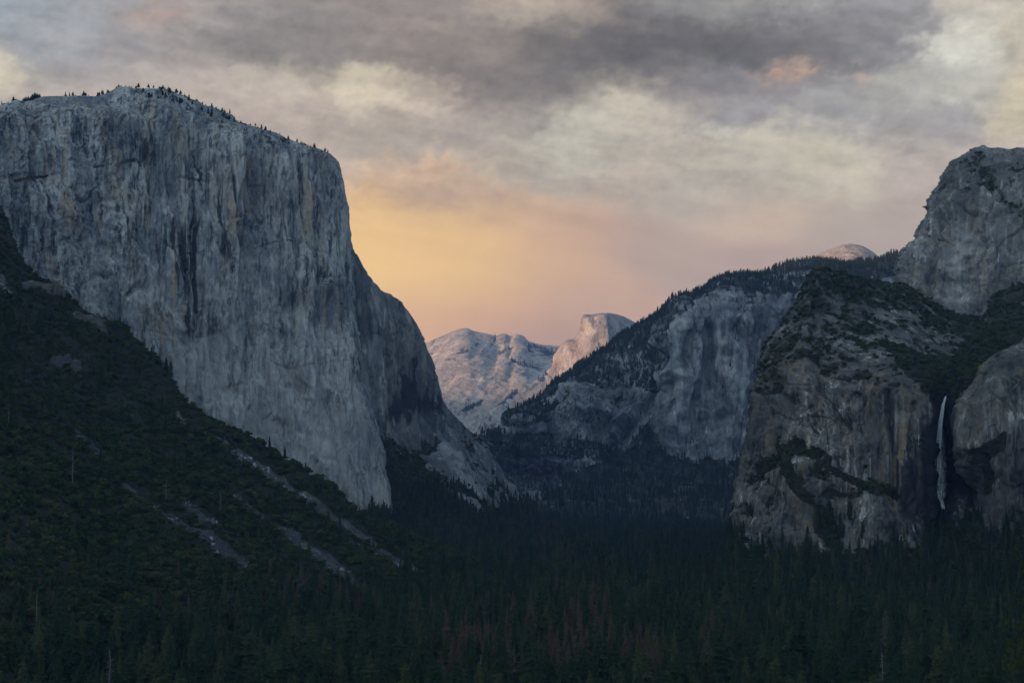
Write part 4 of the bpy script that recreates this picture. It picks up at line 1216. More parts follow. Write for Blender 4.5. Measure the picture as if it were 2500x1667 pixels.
def tower():
    c = [[(2240, 740, 3800), (2250, 690, 3800), (2262, 610, 3800), (2300, 510, 3850), (2345, 432, 3900)],
         [(2186, 730, 3270), (2196, 662, 3320), (2238, 600, 3370), (2272, 512, 3430), (2318, 424, 3500)],
         [(2240, 760, 3220), (2252, 655, 3280), (2280, 585, 3330), (2310, 490, 3390), (2346, 393, 3480)],
         [(2300, 790, 3190), (2312, 680, 3250), (2332, 570, 3300), (2362, 460, 3360), (2392, 364, 3475)],
         [(2378, 815, 3170), (2382, 700, 3230), (2395, 580, 3280), (2412, 450, 3340), (2434, 360, 3470)],
         [(2430, 810, 3170), (2442, 700, 3220), (2455, 580, 3270), (2472, 450, 3330), (2500, 372, 3450)],
         [(2560, 800, 3170), (2570, 690, 3200), (2580, 570, 3250), (2595, 450, 3310), (2610, 385, 3440)],
         [(2760, 800, 3200), (2765, 690, 3240), (2770, 600, 3290), (2780, 540, 3350), (2790, 500, 3440)]]
    P = loft(c, 210, [60, 56, 60, 50], back=[(90, -8), (400, -250)], nback=3)
    N = normals(P)
    Pf = flat(P)
    px, py = pix(Pf)
    nu, nv = P.shape[:2]
    rowi = np.tile(np.arange(nv), nu)
    d = cliff_relief(Pf, 41.0, 0.5, big=30, rib=12, small=4, rough=0.6) + 0.5 * facets(Pf, 9.4, JOINTS) + 0.62 * facets(Pf, 9.1, JOINTS_ROUGH)
    d += -26 * near_line(px, py, [(2300, 520), (2290, 600), (2270, 690)], [12, 12, 10])
    soft = np.interp(rowi, [0, 190, 222, 228, nv], [1, 1, 0.75, 0.6, 0.4])
    P = (Pf + flat(N) * (d * soft)[:, None]).reshape(nu, nv, 3)
    veg = 0.8 * sstep(0.0, 0.4, fbm(Pf / 45, 5, 0.62, seed=6)) * sstep(540, 420, py) + 0.5 * sstep(0.25, 0.8, near_line(px + 25 * fbm(Pf / 50, 3, seed=46), py, [(2370, 395), (2420, 460), (2450, 500), (2500, 530)], [34, 30, 28, 36]) + 0.7 * fbm(Pf / 25, 4, 0.6, seed=26)) + 0.4 * sstep(0.3, 0.5, fbm(Pf / 25, 4, 0.6, seed=36)) + 0.9 * sstep(0.1, 0.4, near_line(px, py, [(2430, 790), (2430, 740), (2500, 715)], [40, 26, 26]))
    pale = 0.55 * near_line(px, py, [(2390, 560), (2330, 640), (2340, 740)], [60, 70, 50]) * sstep(-0.35, 0.3, fbm(Pf / 50, 4, 0.6, seed=16))
    rn = Runs(px, py, Pf, 184)
    pale = pale + rn(24, 2250, 2560, 400, 640, 50, 160, 2, 6, 0.3, 0.7, -0.1)
    twet = rn(44, 2230, 2600, 380, 640, 60, 220, 2, 7, 0.3, 0.75, -0.1)
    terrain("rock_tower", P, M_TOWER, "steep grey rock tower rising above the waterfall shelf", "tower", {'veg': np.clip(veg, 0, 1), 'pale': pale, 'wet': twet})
    return P, veg.reshape(nu, nv)


TOW_P, TOW_VEG = tower()


# valley sides that carry on beyond the edges of the frame
def valley_side(sg, top, y0, label):
    y = np.linspace(y0, 7200, 150)
    w = np.concatenate([np.linspace(0, 500, 34), np.linspace(540, 3200, 30)])
    Yg, Wg = np.meshgrid(y, w, indexing='ij')
    X = sg * (0.319 * Yg + 8 + Wg)
    Q = np.stack([X, Yg, np.zeros_like(X)], -1)
    z = (0.7 * sstep(0, 190, Wg) + 0.3 * sstep(120, 1500, Wg)) * sstep(3200, 2300, Wg) * top * sstep(y0, y0 + 1000, Yg) * sstep(7200, 6600, Yg)
    z = z * (1 + 0.25 * fbm(flat(Q) / 600, 4, seed=3 + sg).reshape(z.shape)) + sstep(0, 200, Wg) * sstep(3200, 3000, Wg) * sstep(y0, y0 + 300, Yg) * (30 * fbm(flat(Q) / 130, 4, 0.55, seed=8).reshape(z.shape))
    P = np.stack([X, Yg, ZF - 22 + z], -1)
    veg = np.clip(0.8 + 0.5 * fbm(flat(Q) / 120, 3, seed=5), 0.25, 1)
    terrain("valley_side", P, M_BRIDAL if sg > 0 else M_SLOPE, label, "hillside", {'veg': veg})
    return P, veg.reshape(z.shape)


SIDE_A, SIDE_AV = valley_side(1, 720, 1250, "wooded valley side that carries on past the tan wall")
SIDE_B, SIDE_BV = valley_side(-1, 900, 1150, "wooded valley side that carries on past the talus slope")


# unseen range added behind the viewer to keep the sun off the valley
def shade_range():
    s0 = -8000.0
    t = np.linspace(-13000, 4000, 110)
    w = np.linspace(-1, 1, 30)
    T, Wd = np.meshgrid(t, w, indexing='ij')
    sx, sy = 0.741, 0.671
    X = (s0 + Wd * 2400) * sx + T * sy
    Y = (s0 + Wd * 2400) * sy - T * sx
    Q = np.stack([X, Y, np.zeros_like(X)], -1)
    top = 1790 + 110 * fbm(np.stack([T.ravel() / 1500, np.zeros(T.size), np.zeros(T.size)], -1), 3, seed=3).reshape(T.shape)
    Z = ZF - 10 + (top - ZF) * np.clip(1 - np.abs(Wd), 0, 1) ** 0.8
    Z += 60 * fbm(flat(Q) / 700, 4, seed=7).reshape(T.shape) * (1 - np.abs(Wd)) * np.abs(Wd) * 2
    P = np.stack([X, Y, Z], -1)
    terrain("added_range", P, M_RIDGE, "long unseen range added behind the viewpoint to shade the valley at sunset", "mountain",
            {'veg': np.full(T.size, 0.7)})


shade_range()


# ------------------------------------------------------------------ plants
def rot_z(V, a):
    c, s_ = math.cos(a), math.sin(a)
    return V @ np.array([[c, s_, 0], [-s_, c, 0], [0, 0, 1]])


def trunk_geo(h, r0, r1, n=6, segs=3, lean=0.0, seed=0):
    g = np.random.default_rng(seed)
    V, Fc = [], []
    for k in range(segs + 1):
        t = k / segs
        r = r0 * (1 - t) + r1 * t
        ox, oy = (g.normal(0, 1, 2) * 0.012 * h * t + lean * t * h * 0.1)
        for j in range(n):
            a = 2 * math.pi * j / n
            V.append((ox + r * math.cos(a), oy + r * math.sin(a), h * t))
    for k in range(segs):
        for j in range(n):
            a, b = k * n + j, k * n + (j + 1) % n
            Fc.append((a, b, b + n))
            Fc.append((a, b + n, a + n))
    return np.array(V), np.array(Fc)


def crown_geo(h, r, whorls, per, sub, seed, base=0.16, droop=0.25, fill=1.0, shape=0.85, core=0.62):
    """layers of drooping boughs, each bough a ragged ridge-shaped spray"""
    g = np.random.default_rng(seed)
    V, Fc = [], []

    def spray(p0, dirv, L, wd, sag):
        side = np.array([-dirv[1], dirv[0], 0.0])
        n0 = len(V)
        p1 = p0 + dirv * L
        m = p0 + dirv * L * g.uniform(0.35, 0.55) + np.array([0, 0, sag * 0.4])
        V.extend([p0 + np.array([0, 0, 0.1 * wd]), m + side * wd + np.array([0, 0, -wd * 0.55 - sag * 0.4]), p1 + np.array([0, 0, -sag]),
                  m - side * wd + np.array([0, 0, -wd * 0.55 - sag * 0.4]), m + np.array([0, 0, wd * 0.25])])
        Fc.extend([(n0, n0 + 1, n0 + 4), (n0 + 1, n0 + 2, n0 + 4), (n0 + 2, n0 + 3, n0 + 4), (n0 + 3, n0, n0 + 4)])

    for k in range(whorls):
        t = (k + g.uniform(-0.3, 0.3)) / whorls
        t = min(max(t, 0), 0.985)
        z = h * (base + (1 - base) * t)
        rad = r * (1 - t) ** shape * g.uniform(0.72, 1.18) + 0.25
        if t < 0.12: rad *= 0.6 + 3 * t
        a0 = g.uniform(0, 6.28)
        for j in range(per):
            if g.random() > fill: continue
            a = a0 + 6.283 * j / per + g.normal(0, 0.25)
            L = rad * g.uniform(0.6, 1.15)
            up = 0.25 * (t - 0.4)
            dv = np.array([math.cos(a), math.sin(a), up])
            p0 = np.array([0, 0, z + g.normal(0, 0.01) * h])
            spray(p0, dv, L, L * g.uniform(0.26, 0.42), L * droop * g.uniform(0.5, 1.4))
            for q in range(sub):
                f = g.uniform(0.35, 0.8)
                aa = a + g.choice([-1, 1]) * g.uniform(0.4, 0.9)
                dq = np.array([math.cos(aa), math.sin(aa), up * 0.6])
                spray(p0 + dv * L * f - np.array([0, 0, L * droop * 0.4 * f]), dq, L * g.uniform(0.3, 0.55), L * 0.13, L * droop * 0.5)
    if core:
        tiers = 7
        for k in range(tiers):
            t0, t1 = k / tiers, min((k + 1.7) / tiers, 1)
            z0, z1 = h * (base + 0.02 + (0.97 - base) * t0), h * (base + (0.98 - base) * t1)
            rr = core * r * (1 - t0) ** shape * (0.75 if k == 0 else 1)
            n0 = len(V)
            m = 8
            for j in range(m):
                a = 6.283 * j / m + k
                q = rr * g.uniform(0.6, 1.25)
                V.append(np.array([q * math.cos(a), q * math.sin(a), z0 - g.uniform(0, 0.03) * h]))
            V.append(np.array([0, 0, z1]))
            Fc.extend([(n0 + j, n0 + (j + 1) % m, n0 + m) for j in range(m)])
    n0 = len(V)
    V.extend([np.array([0.22, 0, h * 0.93]), np.array([-0.12, 0.2, h * 0.93]), np.array([-0.12, -0.2, h * 0.93]), np.array([0, 0, h])])
    Fc.extend([(n0, n0 + 1, n0 + 3), (n0 + 1, n0 + 2, n0 + 3), (n0 + 2, n0, n0 + 3)])
    return np.array(V), np.array(Fc)


def snag_geo(h, seed, nb=26, top=1.0, r0=0.42):
    g = np.random.default_rng(seed)
    V, Fc = [], []
    for k in range(nb):
        t = g.uniform(0.22, 0.97)
        a = g.uniform(0, 6.28)
        L = h * 0.13 * (1.12 - t) * g.uniform(0.4, 1.3) + 0.4
        p0 = np.array([0, 0, h * t])
        p1 = p0 + np.array([math.cos(a) * L, math.sin(a) * L, L * g.uniform(-0.35, 0.15)])
        p2 = p1 + np.array([math.cos(a + 0.4) * L * 0.4, math.sin(a + 0.4) * L * 0.4, L * g.uniform(-0.1, 0.2)])
        r = 0.10 + 0.05 * (1 - t)
        n0 = len(V)
        s_ = np.array([-math.sin(a), math.cos(a), 0])
        u_ = np.array([0, 0, 1.0])
        for p, rr in ((p0, r), (p1, r * 0.7), (p2, r * 0.3)):
            V.extend([p + s_ * rr, p + u_ * rr, p - s_ * rr])
        for q in (0, 3):
            for j in range(3):
                a_, b_ = n0 + q + j, n0 + q + (j + 1) % 3
                Fc.extend([(a_, b_, b_ + 3), (a_, b_ + 3, a_ + 3)])
    return np.array(V), np.array(Fc)


def oak_geo(r, seed, n=150, leaf=0.9, flat_=0.75):
    """rounded crown made of leaf sprays on several lobes"""
    g = np.random.default_rng(seed)
    lobes = []
    for k in range(7):
        a = g.uniform(0, 6.28)
        rr = r * g.uniform(0.1, 0.62)
        lobes.append((np.array([math.cos(a) * rr, math.sin(a) * rr, r * g.uniform(0.45, 1.05)]), r * g.uniform(0.34, 0.6)))
    V, Fc = [], []
    for k in range(n):
        c, lr = lobes[g.integers(len(lobes))]
        dv = g.normal(size=3)
        dv /= np.linalg.norm(dv)
        if dv[2] < -0.35: dv[2] *= -1
        p = c + dv * lr * np.array([1, 1, flat_]) * g.uniform(0.75, 1.05)
        nn = dv + g.normal(0, 0.45, 3)
        nn /= np.linalg.norm(nn)
        s_ = np.cross(nn, [0.3, 0.2, 0.9]); s_ /= np.linalg.norm(s_) + 1e-6
        u_ = np.cross(nn, s_)
        sz = leaf * g.uniform(0.6, 1.3)
        n0 = len(V)
        V.extend([p - s_ * sz, p - u_ * sz * 0.7 + nn * 0.25 * sz, p + s_ * sz, p + u_ * sz * 0.7 - nn * 0.15 * sz])
        Fc.extend([(n0, n0 + 1, n0 + 2), (n0, n0 + 2, n0 + 3)])
    return np.array(V), np.array(Fc)


def rock_geo(seed):
    g = np.random.default_rng(seed)
    bm = bmesh.new()
    bmesh.ops.create_icosphere(bm, subdivisions=1, radius=1)
    V = np.array([v.co[:] for v in bm.verts]) * g.uniform(0.6, 1.25, (len(bm.verts), 1)) * np.array([1, g.uniform(0.6, 1), g.uniform(0.5, 0.8)])
    Fc = np.array([[v.index for v in f.verts] for f in bm.faces])
    bm.free()
    return V, Fc


def cat_geo(*parts):
    V, Fc, M = [], [], []
    o = 0
    for v, f, m in parts:
        V.append(v); Fc.append(f + o); M.append(np.full(len(f), m)); o += len(v)
    return np.concatenate(V), np.concatenate(Fc), np.concatenate(M)


# source meshes --------------------------------------------------------------------
def me_(name, geo, mats, midx=None):
    return mesh_from(name, geo[0], geo[1], mats, False, None, midx)


CONIFER = []      # (crown mesh, trunk mesh), about 36 m tall
for k in range(7):
    h = 36.0
    rr = [6.6, 7.2, 5.8, 7.6, 6.4, 5.4, 7.0][k]
    cg = crown_geo(h, rr, [26, 24, 28, 22, 26, 30, 24][k], 7, 2, 100 + k, base=[0.10, 0.14, 0.08, 0.18, 0.12, 0.1, 0.2][k], droop=[0.28, 0.2, 0.35, 0.18, 0.3, 0.3, 0.22][k], shape=[0.68, 0.42, 0.72, 0.36, 0.64, 0.76, 0.5][k])
    CONIFER.append((me_("conifer_crown", cg, [M_GREEN]), me_("conifer_trunk", trunk_geo(h * 0.96, 0.6, 0.06, seed=k), [M_BARK])))
DEAD = []
for k in range(4):
    h = 34.0
    cg = crown_geo(h, [5.4, 6.0, 5.0, 5.7][k], [24, 22, 24, 26][k], 6, 2, 200 + k, base=0.2, droop=0.36, fill=[0.8, 0.62, 0.9, 0.5][k], shape=0.8, core=[0.3, 0, 0.4, 0][k])
    DEAD.append((me_("dead_crown", cg, [M_BROWN]), me_("dead_trunk", trunk_geo(h * 0.97, 0.5, 0.07, seed=20 + k), [M_DEADBARK])))
SNAG = []
for k in range(4):
    h = [30.0, 34.0, 28.0, 32.0][k]
    SNAG.append((me_("snag_branches", snag_geo(h, 300 + k, [30, 46, 18, 60][k]), [M_GREYWOOD]), me_("snag_trunk", trunk_geo(h, 0.5, 0.12, seed=30 + k, segs=5), [M_GREYWOOD])))
OAK = []
for k in range(4):
    OAK.append((me_("oak_crown", oak_geo(5.2, 400 + k, 280, 0.85), [M_OAK]), me_("oak_trunk", trunk_geo(3.2, 0.35, 0.2, seed=40 + k), [M_BARK])))


def far_src(name, geo_list, mats):
    v, f, m = cat_geo(*geo_list)
    o = bpy.data.objects.new(name, mesh_from(name, v, f, mats, False, None, m))
    return o


FAR_CONIFER = [far_src("conifer_source", [(*crown_geo(36.0, [6.8, 7.4, 6.2, 7.0][k], 15, 6, 0, 500 + k, base=0.1, droop=0.25, shape=[0.68, 0.38, 0.72, 0.5][k]), 0),
                                          (*trunk_geo(20, 0.5, 0.3, 4, 1), 1)], [M_FARGREEN, M_BARK]) for k in range(4)]
FAR_DEAD = [far_src("dead_conifer_source", [(*crown_geo(34.0, [4.6, 5.0, 4.2][k], 15, 5, 0, 520 + k, base=0.2, droop=0.35, fill=0.8, core=0.35), 0),
                                            (*trunk_geo(33, 0.45, 0.08, 4, 2), 1)], [M_BROWN, M_DEADBARK]) for k in range(3)]
FAR_OAK = [far_src("oak_source", [(*oak_geo(5.2, 540 + k, 130, 1.15), 0)], [M_OAK]) for k in range(4)]
FAR_ROCK = [far_src("rock_source", [(*rock_geo(560 + k), 0)], [M_SCREE]) for k in range(4)]


def scatter(name, pts, scl, rot, sources, label, cat, idx=None):
    """many copies of a few source meshes as one stuff object"""
    pts = np.asarray(pts, np.float32)
    n = len(pts)
    me = bpy.data.meshes.new(name)
    me.vertices.add(n)
    me.vertices.foreach_set("co", pts.ravel())
    a = me.attributes.new("scl", 'FLOAT', 'POINT'); a.data.foreach_set("value", np.asarray(scl, np.float32))
    a = me.attributes.new("rot", 'FLOAT', 'POINT'); a.data.foreach_set("value", np.asarray(rot, np.float32))
    if idx is None: idx = rng.integers(0, len(sources), n)
    a = me.attributes.new("idx", 'INT', 'POINT'); a.data.foreach_set("value", np.asarray(idx, np.int32))
    o = link(name, me)
    g = bpy.data.node_groups.new(name + "_scatter", 'GeometryNodeTree')
    g.interface.new_socket("Geometry", in_out='INPUT', socket_type='NodeSocketGeometry')
    g.interface.new_socket("Geometry", in_out='OUTPUT', socket_type='NodeSocketGeometry')
    N = g.nodes
    gi, go = N.new("NodeGroupInput"), N.new("NodeGroupOutput")
    j = N.new("GeometryNodeJoinGeometry")
    for s_ in sources:
        oi = N.new("GeometryNodeObjectInfo")
        oi.inputs['Object'].default_value = s_
        oi.inputs['As Instance'].default_value = True
        g.links.new(oi.outputs['Geometry'], j.inputs[0])
    ip = N.new("GeometryNodeInstanceOnPoints")
    ip.inputs['Pick Instance'].default_value = True

    def named(nm, typ):
        x = N.new("GeometryNodeInputNamedAttribute")
        x.data_type = typ
        x.inputs['Name'].default_value = nm
        return [q for q in x.outputs if q.enabled and q.name == 'Attribute'][0]
    cx = N.new("ShaderNodeCombineXYZ")
    g.links.new(named("rot", 'FLOAT'), cx.inputs[2])
    g.links.new(gi.outputs[0], ip.inputs['Points'])
    g.links.new(j.outputs[0], ip.inputs['Instance'])
    g.links.new(named("idx", 'INT'), ip.inputs['Instance Index'])
    g.links.new(cx.outputs[0], ip.inputs['Rotation'])
    g.links.new(named("scl", 'FLOAT'), ip.inputs['Scale'])
    g.links.new(ip.outputs[0], go.inputs[0])
    md = o.modifiers.new("scatter", 'NODES')
    md.node_group = g
    tag(o, label, cat, kind='stuff')
    return o


def on_grid(P, prob, density, seed, jitter=0.5):
    """random points on a grid surface, density per square metre times prob"""
    g = np.random.default_rng(seed)
    du = P[1:, :-1] - P[:-1, :-1]
    dv = P[:-1, 1:] - P[:-1, :-1]
    ar = np.linalg.norm(np.cross(du, dv), axis=-1)
    pr = np.clip((prob[1:, :-1] + prob[:-1, 1:]) * 0.5, 0, None)
    lam = (ar * pr * density).ravel()
    cnt = g.poisson(np.minimum(lam, 40))
    i = np.repeat(np.arange(len(lam)), cnt)
    uu, vv = g.random(len(i)), g.random(len(i))
    p0 = P[:-1, :-1].reshape(-1, 3)[i]
    p = p0 + du.reshape(-1, 3)[i] * uu[:, None] + dv.reshape(-1, 3)[i] * vv[:, None]
    nz = np.cross(du, dv).reshape(-1, 3)[i]
    nz = np.abs(nz[:, 2]) / (np.linalg.norm(nz, axis=1) + 1e-9)
    return p, nz


def in_frame(p, m=60):
    x, y = pix(p)
    return (x > -m) & (x < W0 + m) & (y > -m) & (y < H0 + m)


def thing(name, loc, rz, scale, label, cat, group=None):
    o = bpy.data.objects.new(name, None)
    COL.objects.link(o)
    o.location = loc
    o.rotation_euler = (0, 0, rz)
    o.scale = (scale,) * 3 if not hasattr(scale, '__len__') else scale
    o.empty_display_size = 0.1
    tag(o, label, cat, group)
    return o


def tree(name, pair, loc, rz, scale, label, cat, group=None, partname="crown"):
    o = thing(name, loc, rz, scale, label, cat, group)
    link(partname, pair[0], o)
    link("trunk", pair[1], o)
    return o


# talus: live oaks, scree, conifers -----------------------------------------------------
# floor forest points
def floor_points():
    out = []
    y = 880.0
    g = np.random.default_rng(77)
    while y < 6600:
        st = 14.5 + (y - 900) * 0.0005
        half = 0.40 * y + 200
        n = int(2 * half / st)
        x = np.linspace(-half, half, n) + g.uniform(-0.42, 0.42, n) * st + g.uniform(0, st)
        yy = y + g.uniform(-0.42, 0.42, n) * st
        out.append(np.stack([x, yy, np.full(n, ZF)], -1))
        y += st
    p = np.concatenate(out)
    px, py = pix(p)
    ok = ~((px > 1790) & (p[:, 1] > 2330)) & ~((px < 900) & (p[:, 1] > 3750)) & ~((px < 1310) & (p[:, 1] > 4900))
    # keep off the rising talus
    q = at(px, py, p[:, 1])
    dens = fbm(p / 90, 3, 0.6, seed=3)
    ok &= g.random(len(p)) < 0.82 + 1.4 * dens
    return p[ok]


from mathutils.bvhtree import BVHTree


def height_on(P, pts):
    """height of a grid surface under points (nan where it has none)"""
    nu, nv = P.shape[:2]
    bt = BVHTree.FromPolygons([tuple(v) for v in P[::2, ::2].reshape(-1, 3)], [tuple(f) for f in grid_faces(P[::2, ::2].shape[0], P[::2, ::2].shape[1])])
    z = np.full(len(pts), np.nan)
    dn = Vector((0, 0, -1))
    for i, p in enumerate(pts):
        h = bt.ray_cast(Vector((p[0], p[1], 3000)), dn)
        if h[0] is not None: z[i] = h[0].z
    return z


FP = floor_points()
fx, fy = pix(FP)
near = (fx < 1420) & (FP[:, 1] < 3200)
hz = np.full(len(FP), np.nan)
hz[near] = height_on(TAL_P, FP[near])
under = np.nan_to_num(hz, nan=-999) > ZF + 26
FP[:, 2] = np.where(np.nan_to_num(hz, nan=-999) > ZF, np.nan_to_num(hz), FP[:, 2])
FP = FP[~under]
g = np.random.default_rng(91)
# conifers climb the foot of the talus
pt, nz_ = on_grid(TAL_P, TAL_VEG, 1 / 240, 5)
rel = pt[:, 2] - ZF
keep = (rel > 20) & (g.random(len(pt)) < np.where(rel < 34, 0.7, np.where(rel < 80, 0.2, 0.03)))
pt = pt[keep]
ALLC = np.concatenate([FP, pt])
# wooded feet of the walls
for P_, V_, dn_ in ((APRON_P, APRON_VEG, 1 / 150), (WALL_P, WALL_VEG, 1 / 130), (TAN_P, TAN_VEG, 1 / 130)):
    q, _ = on_grid(P_, V_, dn_, 8)
    q = q[(q[:, 2] < (ZF + 150 if P_ is APRON_P else ZF + 115)) & (q[:, 2] > ZF - 2)]
    ALLC = np.concatenate([ALLC, q])
ax, ay = pix(ALLC)
ALLC = ALLC[(ax > -420) & (ax < W0 + 420)]
ax, ay = pix(ALLC)
hgt = np.clip(0.5 + 0.85 * g.random(len(ALLC)) ** 1.3 + 0.22 * fbm(ALLC / 120, 3, seed=4), 0.4, 1.5)
hgt += 0.4 * (g.random(len(ALLC)) < 0.07)
steep = ALLC[:, 2] > ZF + 26
hgt = np.where(steep, hgt * 0.68, hgt)
# stands killed by beetles
bz = fbm(ALLC / 170, 3, 0.6, seed=12)
reg = np.maximum.reduce([near_line(ax, ay, [(1050, 1620), (1500, 1600), (1560, 1640)], [150, 170, 120]), near_line(ax, ay, [(420, 1440), (700, 1430), (860, 1480)], [110, 150, 130]),
                         0.9 * near_line(ax, ay, [(1100, 1290), (1320, 1310)], [120, 130]), 0.55 * near_line(ax, ay, [(1300, 1245), (1820, 1235)], [40, 40]), 0.8 * near_line(ax, ay, [(1720, 1660), (1760, 1600)], [60, 60])])
pdead = np.clip(0.025 + 0.9 * sstep(0.1, 0.8, reg + 0.7 * bz) * reg, 0, 0.6)
dead = g.random(len(ALLC)) < pdead
vis = np.hypot(ALLC[:, 0], ALLC[:, 1])
topx, topy = pix(ALLC + np.array([0, 0, 1.0]) * (36 * hgt)[:, None])
inview = (topx > 5) & (topx < W0 - 5) & (topy < H0 - 12)
rotz = g.uniform(0, 6.283, len(ALLC))


def first(mask, n):
    i = np.nonzero(mask & inview)[0]
    return i[np.argsort(-(hgt[i] / vis[i]))[:n]]


ig = first(~dead, 290)
idd = first(dead, 150)
used = np.zeros(len(ALLC), bool)
used[ig] = True
used[idd] = True
for i in ig:
    m = int(g.integers(len(CONIFER)))
    if topx[i] < 900:
        lab, grp = "dark green conifer at the foot of the brushy talus slope", "conifers at the foot of the talus slope"
    elif topx[i] < 1650:
        lab, grp = "dark green conifer growing among the rusty brown dead trees", "green conifers among the dead trees"
    else:
        lab, grp = "tall dark green conifer in the forest below the waterfall", "conifers of the forest below the waterfall"
    tree("conifer_tree", CONIFER[m], ALLC[i], rotz[i], (hgt[i] * g.uniform(0.85, 1.15),) * 2 + (hgt[i],), lab, "tree", grp)
for i in idd:
    m = int(g.integers(len(DEAD)))
    if topx[i] < 900:
        lab, grp = "rusty brown dead conifer at the foot of the brushy talus slope", "dead conifers at the foot of the talus slope"
    else:
        lab, grp = "rusty brown dead conifer standing in the valley forest", "dead conifers of the valley forest"
    tree("dead_conifer", DEAD[m], ALLC[i], rotz[i], hgt[i], lab, "dead tree", grp)
r_ = ~used & ~dead
scatter("conifer_forest", ALLC[r_], hgt[r_] * g.uniform(0.9, 1.1, r_.sum()), rotz[r_], FAR_CONIFER, "dense dark green conifer forest covering the valley floor", "forest")
r_ = ~used & dead
scatter("dead_forest", ALLC[r_], hgt[r_], rotz[r_], FAR_DEAD, "rusty brown dead conifers scattered through the valley forest", "forest")

# oaks on the talus
op, _ = on_grid(TAL_P, np.clip(TAL_VEG * 1.4 - 0.35, 0, 1), 1 / 58, 15)
n_ = fbm(op / 70, 3, 0.6, seed=41)
op = op[(g.random(len(op)) < 0.86 + 0.7 * n_) & (op[:, 2] > ZF + 8)]
osc = np.clip(0.6 + 1.0 * g.random(len(op)) ** 2.2, 0.5, 1.7) * (1 + 0.35 * fbm(op / 60, 2, seed=47))
osc *= np.where(op[:, 2] > 60, 0.8, 1.0)
orz = g.uniform(0, 6.283, len(op))
ox, oy = pix(op)
oi_ = np.nonzero((ox > 8) & (ox < W0) & (oy < H0 - 20))[0]
oi_ = oi_[np.argsort(-(osc[oi_] / np.hypot(op[oi_, 0], op[oi_, 1])))[:260]]
m_ = np.ones(len(op), bool)
m_[oi_] = False
for i in oi_:
    tree("oak_tree", OAK[int(g.integers(len(OAK)))], op[i] - np.array([0, 0, 1.0]), orz[i], osc[i], "round dark oak on the lower part of the talus slope", "tree", "oaks low on the talus slope")
scatter("oak_scrub", op[m_] - np.array([0, 0, 1.2]), osc[m_], orz[m_], FAR_OAK, "dense dark oak scrub covering the talus slope", "scrub")

# scree
sp, _ = on_grid(TAL_P, TAL_CH, 1 / 16, 25)
ssc = np.clip(np.random.default_rng(3).pareto(2.6, len(sp)) * 0.9 + 0.5, 0.4, 5)
scatter("scree", sp, ssc, g.uniform(0, 6.28, len(sp)), FAR_ROCK, "grey boulders filling the scree chutes of the talus slope", "rocks")

# brush on the walls and on the ridge ------------------------------------------------------
def brush(name, P, V, dens, seed, smin, smax, label, src=FAR_OAK, cat="brush", thr=0.3, up=0.0, zmin=None):
    q, nz2 = on_grid(P, np.clip((V - thr) / (1 - thr), 0, 1), dens, seed)
    q = q[nz2 > up] if up else q
    if zmin is not None: q = q[q[:, 2] > zmin]
    n = fbm(q / 60, 3, 0.6, seed=seed)
    q = q[g.random(len(q)) < 0.75 + 0.9 * n]
    scatter(name, q, g.uniform(smin, smax, len(q)), g.uniform(0, 6.28, len(q)), src, label, cat)


brush("wall_brush", WALL_P, WALL_VEG, 1 / 46, 51, 0.5, 1.1, "dark brush on the ledges and shelf beside the waterfall")
brush("wall_brush", TAN_P, TAN_VEG, 1 / 60, 52, 0.45, 1.0, "dark brush on the tan wall past the waterfall")
brush("wall_brush", TOW_P, TOW_VEG, 1 / 60, 53, 0.5, 1.1, "dark brush on the ledges of the rock tower")
brush("side_brush", SIDE_A, SIDE_AV, 1 / 130, 61, 0.6, 1.4, "dark brush on the valley side past the tan wall")
brush("side_brush", SIDE_B, SIDE_BV, 1 / 130, 62, 0.6, 1.4, "dark brush on the valley side past the talus slope")
brush("apron_brush", APRON_P, APRON_VEG, 1 / 60, 54, 0.6, 1.3, "dark brush on the slope under the shaded buttress")
brush("ridge_forest", RID_P, RID_VEG, 1 / 250, 55, 0.4, 0.95, "dark conifers covering the hazy ridge", FAR_CONIFER, "forest", thr=0.25)
brush("mountain_forest", FAR_P, FAR_VEG, 1 / 900, 56, 0.8, 1.3, "thin dark bands of forest on the distant pale mountain", FAR_CONIFER, "forest", 0.35)


# ------------------------------------------------------------------ single trees that stand out
def ground_at(px_, Y, P=None):
    p = at(px_, 1400, Y)
    z = ZF
    if P is not None:
        h = height_on(P, p[None])[0]
        if np.isfinite(h): z = max(z, h)
    return np.array([p[0], p[1], z])


# pines along the summit of the tall cliff
gs = np.random.default_rng(123)
RIMROW = CLIFF_P[:, 412]
rx, ry = pix(RIMROW)
PINE = []
for k in range(3):
    cg = crown_geo(14.0, [3.0, 3.2, 2.2][k], 11, 6, 1, 700 + k, base=[0.15, 0.3, 0.12][k], droop=0.2, shape=[0.75, 0.5, 0.9][k])
    PINE.append((me_("pine_crown", cg, [M_GREEN]), me_("pine_trunk", trunk_geo(13, 0.3, 0.05, seed=60 + k), [M_BARK])))
spots = []
clump = lambda a, b, n, m: [float(np.clip(gs.normal(c, 9), a, b)) for c in gs.uniform(a, b, n) for _ in range(int(gs.integers(1, m)))]
for x in clump(2, 330, 36, 5) + clump(330, 560, 48, 5) + clump(560, 815, 40, 4):
    i = int(np.argmin(np.abs(rx - x)))
    spots.append((i, 412 - int(gs.integers(0, 4)) if x < 340 else 414 - int(gs.integers(0, 30))))
